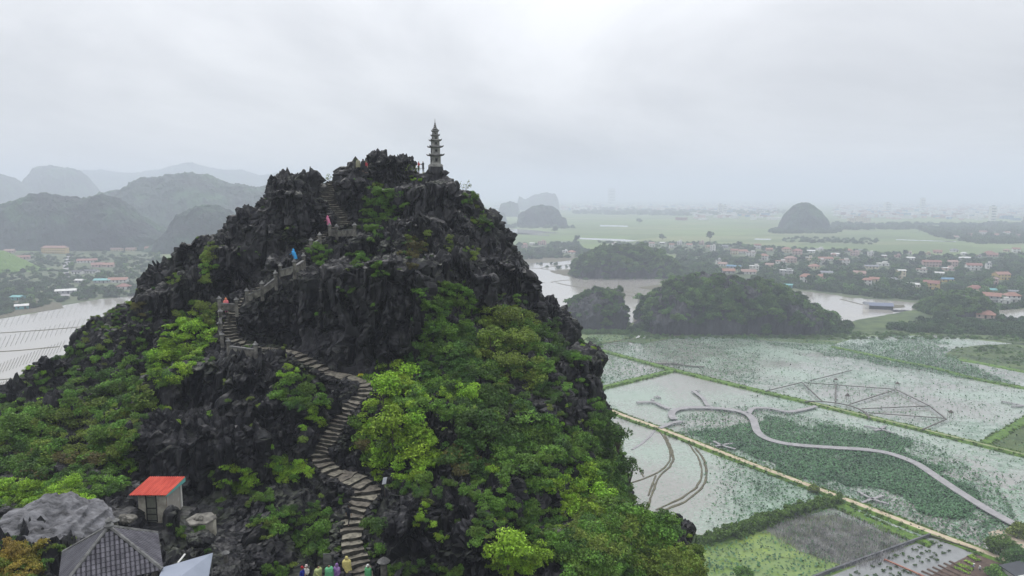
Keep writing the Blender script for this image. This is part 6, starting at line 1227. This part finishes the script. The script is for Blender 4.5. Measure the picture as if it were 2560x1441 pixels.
mass(V2, 420, 3, 5, 'green growth between the red roofs by the far river')
mass(V3, 1300, 1.6, 4.2, 'green growth of the left valley')
mass([(1560, 835), (1620, 830), (1900, 838), (2110, 838), (2140, 828), (2120, 812), (1900, 815), (1600, 815)], 620, 1.4, 3.4, 'bushes along the foot of the long karst hill', 'far')
mass([(1400, 835), (1440, 822), (1600, 822), (1610, 838), (1500, 836)], 130, 1.2, 2.8, 'bushes along the foot of the blocky karst', 'far2')
mass([(1560, 850), (1900, 846), (2100, 850), (2480, 848), (2600, 860), (2600, 845), (2200, 832), (1900, 836), (1580, 836)], 420, .6, 1.8, 'scrub on the green verge below the wooded hills', 'far2', avoid=False)
mass([(2380, 872), (2560, 858), (2620, 880), (2620, 925), (2440, 900)], 160, .5, 1.5, 'scrub on the mossy shoal', 'far2', avoid=False)
mass([(2200, 820), (2330, 800), (2480, 800), (2620, 800), (2620, 855), (2480, 838), (2300, 835)], 420, 1.6, 4.0, 'woods below the hillock at the right edge', 'far')
mass([(1490, 520), (1700, 528), (1960, 528), (1960, 536), (1700, 540), (1420, 535)], 420, 8, 16, 'faint tree belts across the hazy plain', 'far')
mass([(2080, 560), (2560, 560), (2620, 610), (2450, 610), (2340, 592), (2300, 575), (2080, 575)], 900, 5, 10, 'tree belt around the far right hamlet', 'far')
mass([(1925, 575), (2100, 575), (2100, 584), (1925, 584)], 120, 5, 9, 'trees at the foot of the round hill', 'far')
mass([(1960, 592), (2200, 600), (2180, 612), (1960, 606)], 90, 3, 6, 'scattered bushes in the plain behind the village', 'far')
mass([(1225, 562), (1420, 566), (1440, 572), (1225, 570)], 100, 5, 9, 'trees at the foot of the low far hills', 'far')
mass([(1270, 645), (1640, 690), (1640, 698), (1450, 700), (1430, 690)], 60, 2, 3.5, 'bushes on the shore of the wooded knoll', 'far')
for (px, py, s, lb) in [(1387, 585, 1.9, 'lone rounded tree in the green plain before the flat topped hill'), (1598, 558, 2.2, 'lone wide tree in the middle of the green plain'), (1441, 609, 2.0, 'tall lone tree beside the narrow shining strip'), (1656, 600, 1.9, 'tall tree standing out above the far village edge'), (1775, 604, 2.1, 'broad tree standing out above the far village edge'), (2298, 580, 2, 'lone tree at the corner of the far fields'), (1595, 757, 1.1, 'small round tree standing in flood water between karst hills'), (1480, 862, .8, 'small tree on the bank near the black shoulder'), (1500, 873, .7, 'low bush at the start of the long dike'), (2083, 806, 1.3, 'feathery tree at the right end of the long karst hill'), (1640, 822, 1.2, 'light green tree between the two dark karst hills')]:
    q = G(px, py); far_tree(q[0], q[1], s, s < 1.4, lb, None)
# hedge across the ponds and trees in the bottom right corner
hp_ = resample(np.array([G(*q) for q in [(1738, 1368), (1850, 1333), (1960, 1297), (2092, 1256)]]), 1.0); hr = []
strip('hedge_bank', [(1700, 1380), (1738, 1366), (1850, 1333), (1960, 1297), (2092, 1256)], 4.5, .5, [M['grass']], 'grassy bank under the hedge')
hpts = []; 
for q in hp_:
    for _ in range(4): hpts.append((q[0] + rnd.gauss(0, .95), q[1] + rnd.gauss(0, .95), .5 + rnd.uniform(0, 2.0)))
hv = []; 
r = empty('hedge', tuple(hp_[0]), 0, 'dense dark green hedge dividing the ponds at the lower right', 'hedge'); lfv = []
g = np.random.default_rng(77); n = 46000; k = g.integers(0, len(hpts), n); d = g.normal(size=(n, 3)); d /= np.linalg.norm(d, axis=1)[:, None]; pos = np.array(hpts)[k] + d * g.uniform(.6, 1.05, n)[:, None] * np.array([.95, .95, .8]) - hp_[0]
nrm = d + g.normal(size=(n, 3)) * .6; nrm /= np.linalg.norm(nrm, axis=1)[:, None]; a_ = np.cross(nrm, g.normal(size=(n, 3))); a_ /= np.linalg.norm(a_, axis=1)[:, None]; b_ = np.cross(nrm, a_); s_ = g.uniform(.16, .34, n)[:, None]
link('foliage', mesh_np('hedge', np.stack([pos - a_ * s_, pos + b_ * s_ * .6, pos + a_ * s_, pos - b_ * s_ * .6], 1).reshape(-1, 3), np.arange(n * 4).reshape(-1, 4)), r, M['mid'])
for (px, py, s, kd, lb) in [(2500, 1385, .75, 'mid', 'leafy tree left of the yard in the bottom right corner'), (2548, 1345, .6, 'olive', 'olive tree on the pale yard at the right edge'), (2545, 1425, .8, 'dark', 'dark tree by the roof in the bottom right corner'), (2490, 1450, .5, 'mid', 'bush beside the garden path at the bottom right'), (1640, 1310, .45, 'mid', 'bush on the pond shore at the foot of the slope'), (1700, 1360, .5, 'mid', 'bush at the lower end of the hedge'), (1860, 1450, .45, 'mid', 'bush in the duckweed at the bottom edge'), (2036, 1232, .35, 'olive', 'small bush on the verge of the dirt path')]:
    q = G(px, py); i = rnd.randrange(6); r = empty('tree' if s > .55 else 'shrub', (q[0], q[1], .2), rnd.uniform(0, 6), lb, 'tree' if s > .55 else 'shrub'); cm_ = leafmesh('c', int(px), 4 * s * 1.3, 7 * s, 24, int(5200 * s), .26, .15, .35); link('crown', cm_, r, M[kd]); o = link('trunk', CRM[i][2], r); o.scale = (s, s, s)
# roof corner at the bottom right
q = G(2548, 1452, .4); r = empty('house', tuple(q), .3, 'dark roofed shed at the bottom right corner', 'shed'); MB().box((0, 0, 1.3), (6, 4, 2.6)).obj('wall', cmat('white', WALL['white']), r); MB().box((0, 0, 2.75), (7, 5, .2), tilt=(0, .15)).obj('roof', cmat('roof_dark', ROOF['dark']), r)
# garden beds
for k, (a, b, wd, kd, lb) in enumerate([((2393, 1412), (2432, 1426), 1.7, 'lime', 'bright lettuce bed left of the gardener'), ((2385, 1419), (2424, 1436), 1.2, 'lime', 'narrow lettuce bed nearest the grey plot'), ((2424, 1390), (2446, 1404), 1.9, 'lime', 'bright lettuce bed under the end of the dirt path'), ((2412, 1403), (2434, 1414), 1.1, 'lime', 'short lettuce bed behind the gardener')]):
    A0, B0 = G(*a, .36), G(*b, .36); r = empty('vegetable_bed', tuple(A0), 0, lb, 'vegetable bed'); d = B0 - A0; ln = np.linalg.norm(d); an = math.atan2(d[1], d[0]); MB().box((d[0] / 2, d[1] / 2, .12), (ln, wd, .24), an, taper=.9).obj('soil', M['soil'], r)
    n = int(ln * wd * 30); g = np.random.default_rng(k); t = g.uniform(0, 1, n); s = g.uniform(-.45, .45, n) * wd; pos = np.stack([d[0] * t - math.sin(an) * s, d[1] * t + math.cos(an) * s, g.uniform(.24, .42, n)], 1); a_ = g.normal(size=(n, 3)) * [1, 1, .4]; a_ /= np.linalg.norm(a_, axis=1)[:, None]; b_ = np.cross(a_, g.normal(size=(n, 3)) * [.3, .3, 1]); b_ /= np.linalg.norm(b_, axis=1)[:, None]; z = .17
    o = link('lettuce', mesh_np('l', np.stack([pos - a_ * z, pos + b_ * z, pos + a_ * z, pos - b_ * z], 1).reshape(-1, 3), np.arange(n * 4).reshape(-1, 4)), r, M['lime']); o['kind'] = 'stuff'
for k in range(7):
    a, b = (2290 + k * 14, 1437 - k * 5), (2350 + k * 12, 1462 - k * 5)
    o = strip('soil_ridge', [a, b], .7, .25, [M['soil']], f'bare soil ridge of the garden', z0=.36, step=2); 
# tufts standing in the grey plot
TFM = []
for s in range(4):
    me = leafmesh(f'taro_{s}', 60 + s, .75, .7, 5, 90, .16, .1, .3); me.materials.append(M['dark']); TFM.append(me)
TPX = [(2329,1359),(2312,1363),(2300,1369),(2287,1376),(2319,1379),(2307,1386),(2297,1394),(2352,1369),(2371,1378),(2359,1384),(2330,1396),(2318,1402),(2303,1407),(2288,1416),(2278,1397),(2266,1406),(2256,1386),(2240,1392),(2226,1397),(2240,1417),(2222,1423),(2210,1429),(2258,1428),(2246,1436),(2198,1411),(2228,1439),(2190,1440),(2142,1434),(2125,1441),(2165,1441),(2181,1418),(2272,1432),(2344,1404),(2250,1445),(2336,1388)]
TPX = [(a, b) for a, b in TPX]
for (px, py) in TPX:
    q = G(px, py, .34); o = link('plant', TFM[rnd.randrange(4)], None, None, tuple(q), rnd.uniform(0, 6)); s = rnd.uniform(.8, 1.15); o.scale = (s, s, s); tag(o, 'dark leafy clump growing in the smooth grey plot', 'plant', 'leafy clumps in the grey plot')
# tufts along the dikes
a_, b_, c_ = [], [], []
for px, wd, hh in LANES:
    pts = resample(np.array([G(*q) for q in px])[:, :2], .9); t = np.gradient(pts, axis=0); t /= np.linalg.norm(t, axis=1)[:, None]
    for q, tt in zip(pts, t):
        d = np.linalg.norm(q)
        if d > 420: continue
        for _ in range(3 if d < 300 else 2):
            o = rnd.choice((-1, 1)) * wd * rnd.uniform(.25, .52); a_.append((q[0] - tt[1] * o, q[1] + tt[0] * o, hh * (.8 if abs(o) < wd * .35 else .3))); b_.append((0, 0, rnd.uniform(0, 6.28))); s = rnd.uniform(.4, 1.1); c_.append((s, s, s * .8))
gn_scatter('grass_tufts', TUFT, a_, b_, c_, mat('dike_grass', (0.06, 0.115, 0.015), (0.13, 0.21, 0.03), scale=.2, isl=.5, translucent=.2), 'tall grass tufts along the dikes')

# ================================================================== lotus and lilies
def leaves_on_water(name, n, dens, mt, label, size, zr, seed, xr=(1470, 2620), yr=(838, 1500), tilt=.45):
    g = np.random.default_rng(seed); P_ = []; tot = 0
    while tot < n:
        m = 200000; px = g.uniform(*xr, m); py = g.uniform(*yr, m); v = (720 - py) / FPX; dz = -SP + v * CP; k = -H / dz; x = (px - 1280) / FPX * k; y = (CP + v * SP) * k
        q = np.column_stack([x, y, np.zeros(m)]); d = dens(px, py, q) * (k / 600) ** 1.0; keep = g.uniform(0, 1, m) < d; P_.append(q[keep]); tot += keep.sum()
    q = np.vstack(P_)[:n]; s = g.uniform(*size, n); q[:, 2] = g.uniform(*zr, n)
    ph = g.uniform(0, 6.28, n); tx = g.normal(size=n) * tilt; ty = g.normal(size=n) * tilt; V = []
    for kk in range(5):
        t = ph + kk * 2 * math.pi / 5; dx = np.cos(t) * s; dy = np.sin(t) * s; V.append(np.column_stack([q[:, 0] + dx, q[:, 1] + dy, q[:, 2] + dx * tx + dy * ty]))
    v = np.stack(V, 1).reshape(-1, 3); return tag(link(name, mesh_np(name, v, np.arange(n * 5).reshape(-1, 5)), None, mt), label, kind='stuff')
def inpoly(pg, px, py):
    c = np.zeros(len(px), bool); j = len(pg) - 1
    for i in range(len(pg)):
        xi, yi = pg[i]; xj, yj = pg[j]; c ^= ((yi > py) != (yj > py)) & (px < (xj - xi) * (py - yi) / (yj - yi + 1e-9) + xi); j = i
    return c
DENSE = [(1790, 1062), (1890, 1050), (1960, 1062), (2060, 1085), (2200, 1098), (2280, 1130), (2350, 1175), (2430, 1240), (2400, 1290), (2300, 1275), (2200, 1245), (2060, 1210), (1900, 1150), (1800, 1110), (1700, 1075)]
UP1 = [(1960, 868), (2100, 862), (2330, 905), (2420, 940), (2560, 970), (2700, 1000), (2700, 1010), (2400, 950), (2200, 915), (2000, 885), (1900, 862)]
UPB = [(1880, 850), (2100, 862), (2160, 850), (2340, 846), (2400, 900), (2560, 970), (2300, 930), (2120, 895), (1960, 872)]
NOP = [(1500, 972), (1683, 930), (1900, 985), (1780, 1010), (1640, 1062), (1560, 1040)]
LP = [(1560, 1060), (1650, 1075), (2085, 1245), (1738, 1345), (1640, 1300), (1560, 1200)]
WEED = [(1700, 1470), (1760, 1372), (1960, 1302), (2090, 1262), (2335, 1366), (2250, 1410), (2000, 1480)]
GREY = [(2050, 1450), (2327, 1340), (2445, 1378), (2620, 1400), (2620, 1520), (2000, 1520)]
def d_dark(px, py, q):
    n1 = fbm(q * 0.02, 3, 15); n2 = fbm(q * .12, 2, 16)
    d = np.full(len(px), .03) + .10 * np.clip(n1 + n2 * .5 + .05, 0, 1)
    n3 = fbm(q * .05, 3, 18); de = inpoly(DENSE, px + n1 * 90 + n3 * 90, py + n1 * 60 - n3 * 50); d = np.where(de, .85 + .15 * n2, d)
    around = inpoly([(1700, 1040), (1880, 1015), (2100, 1060), (2330, 1110), (2500, 1220), (2560, 1330), (2450, 1360), (2200, 1290), (1900, 1180), (1700, 1085)], px, py) & ~de; d = np.where(around, .16 + .5 * np.clip(n2 + n1, 0, 1), d)
    ub = inpoly(UPB, px + n3 * 120, py + n3 * 30); d = np.where(ub, .55 + .4 * n2 + .4 * n1, d); u = (py < 960) & (px < 1900) & ~ub; d = np.where(u, .16 + .5 * np.clip(n1 + n2, 0, 1), d)
    d = np.where(inpoly(NOP, px, py), .0, d); lp = inpoly(LP, px, py); d = np.where(lp, .22 * np.clip((px - 1750) / 200, 0, 1) * (.3 + np.clip(n2 + n1 + .3, 0, 1.5)), d)
    d = np.where(inpoly(WEED, px, py), .05, d); return np.where(inpoly(GREY, px, py), 0, np.clip(d, 0, 1))
def d_pale(px, py, q):
    n1 = fbm(q * 0.015, 3, 25); n2 = fbm(q * .2, 2, 26); d = .12 + 1.3 * np.clip(n1 + .8 * n2, -.1, 1); d = np.where(inpoly(NOP, px, py), .06, d); lp = inpoly(LP, px, py); d = np.where(lp, .03 + .5 * np.clip((px - 1800) / 150, 0, 1), d)
    return np.where(inpoly(GREY, px, py) | inpoly(WEED, px, py), 0, np.clip(d, 0, 1))
leaves_on_water('lotus_leaves', 85000, d_dark, mat('lotus_leaf', (0.025, 0.085, 0.03), (0.06, 0.155, 0.055), scale=.04, rough=.5, isl=.8), 'dark green lotus leaves standing over the ponds', (.17, .34), (.2, .8), 1)
leaves_on_water('lily_pads', 85000, d_pale, mat('lily_pad', (0.19, 0.28, 0.21), (0.28, 0.37, 0.29), scale=.04, rough=.35, isl=.25), 'pale floating lily pads scattered on the ponds', (.14, .30), (.13, .16), 2, tilt=0.0)
# dry grey reeds in the weedy pond
g = np.random.default_rng(9); pts = []
RD = [(1915, 1325), (1995, 1290), (2095, 1288), (2190, 1325), (2270, 1362), (2200, 1412), (2110, 1415), (2000, 1378)]
while len(pts) < 10000:
    px, py = g.uniform(1890, 2310), g.uniform(1280, 1445)
    if inside(RD, px + g.normal() * 12, py + g.normal() * 8): pts.append(G(px, py))
pts = np.array(pts); n = len(pts); hgt = g.uniform(.5, 1.3, n); ln = g.normal(size=(n, 2)) * .25; a = g.uniform(0, 3.14, n); sx, sy = np.cos(a) * .04, np.sin(a) * .04
b0 = pts + np.array([0, 0, .1]); V = np.stack([b0 - np.column_stack([sx, sy, 0 * sx]), b0 + np.column_stack([sx, sy, 0 * sx]), b0 + np.column_stack([ln[:, 0] + sx, ln[:, 1] + sy, hgt]), b0 + np.column_stack([ln[:, 0] - sx, ln[:, 1] - sy, hgt])], 1).reshape(-1, 3)
tag(link('dry_reeds', mesh_np('dry_reeds', V, np.arange(n * 4).reshape(-1, 4)), None, mat('dry_reed', (.17, .165, .165), (.46, .44, .45), scale=.3, isl=.5)), 'grey dry lotus stalks in the weedy pond', kind='stuff')
poly('weedy_water', densify(RD, 4, 5, 31), mat('weedy_water', (.12, .17, .04), (.22, .23, .20), scale=.12, rough=.3, c3=(.13,.15,.09)), .20, 'dark grey water among the dry stalks')
# pale rubble on the spit
for k, (px, py, s) in enumerate([(1600, 842, 1.3), (1609, 845, 1.0), (1594, 845, .8)]):
    q = G(px, py, .3); vv = v_ * np.array([1.5, 1, .5]) * s; vv += v_ * (fbm(vv + k * 5, 3, 13) * .5)[:, None]; tag(link('rock', mesh_np('r', vv, f_), None, cmat('pale_rubble', (.6, .6, .58)), tuple(q)), ['largest pale rock on the little grassy spit', 'pale rock at the right of the little spit', 'smallest pale rock on the little spit'][k], 'rock')
print('done', round(time.time() - T0, 1))
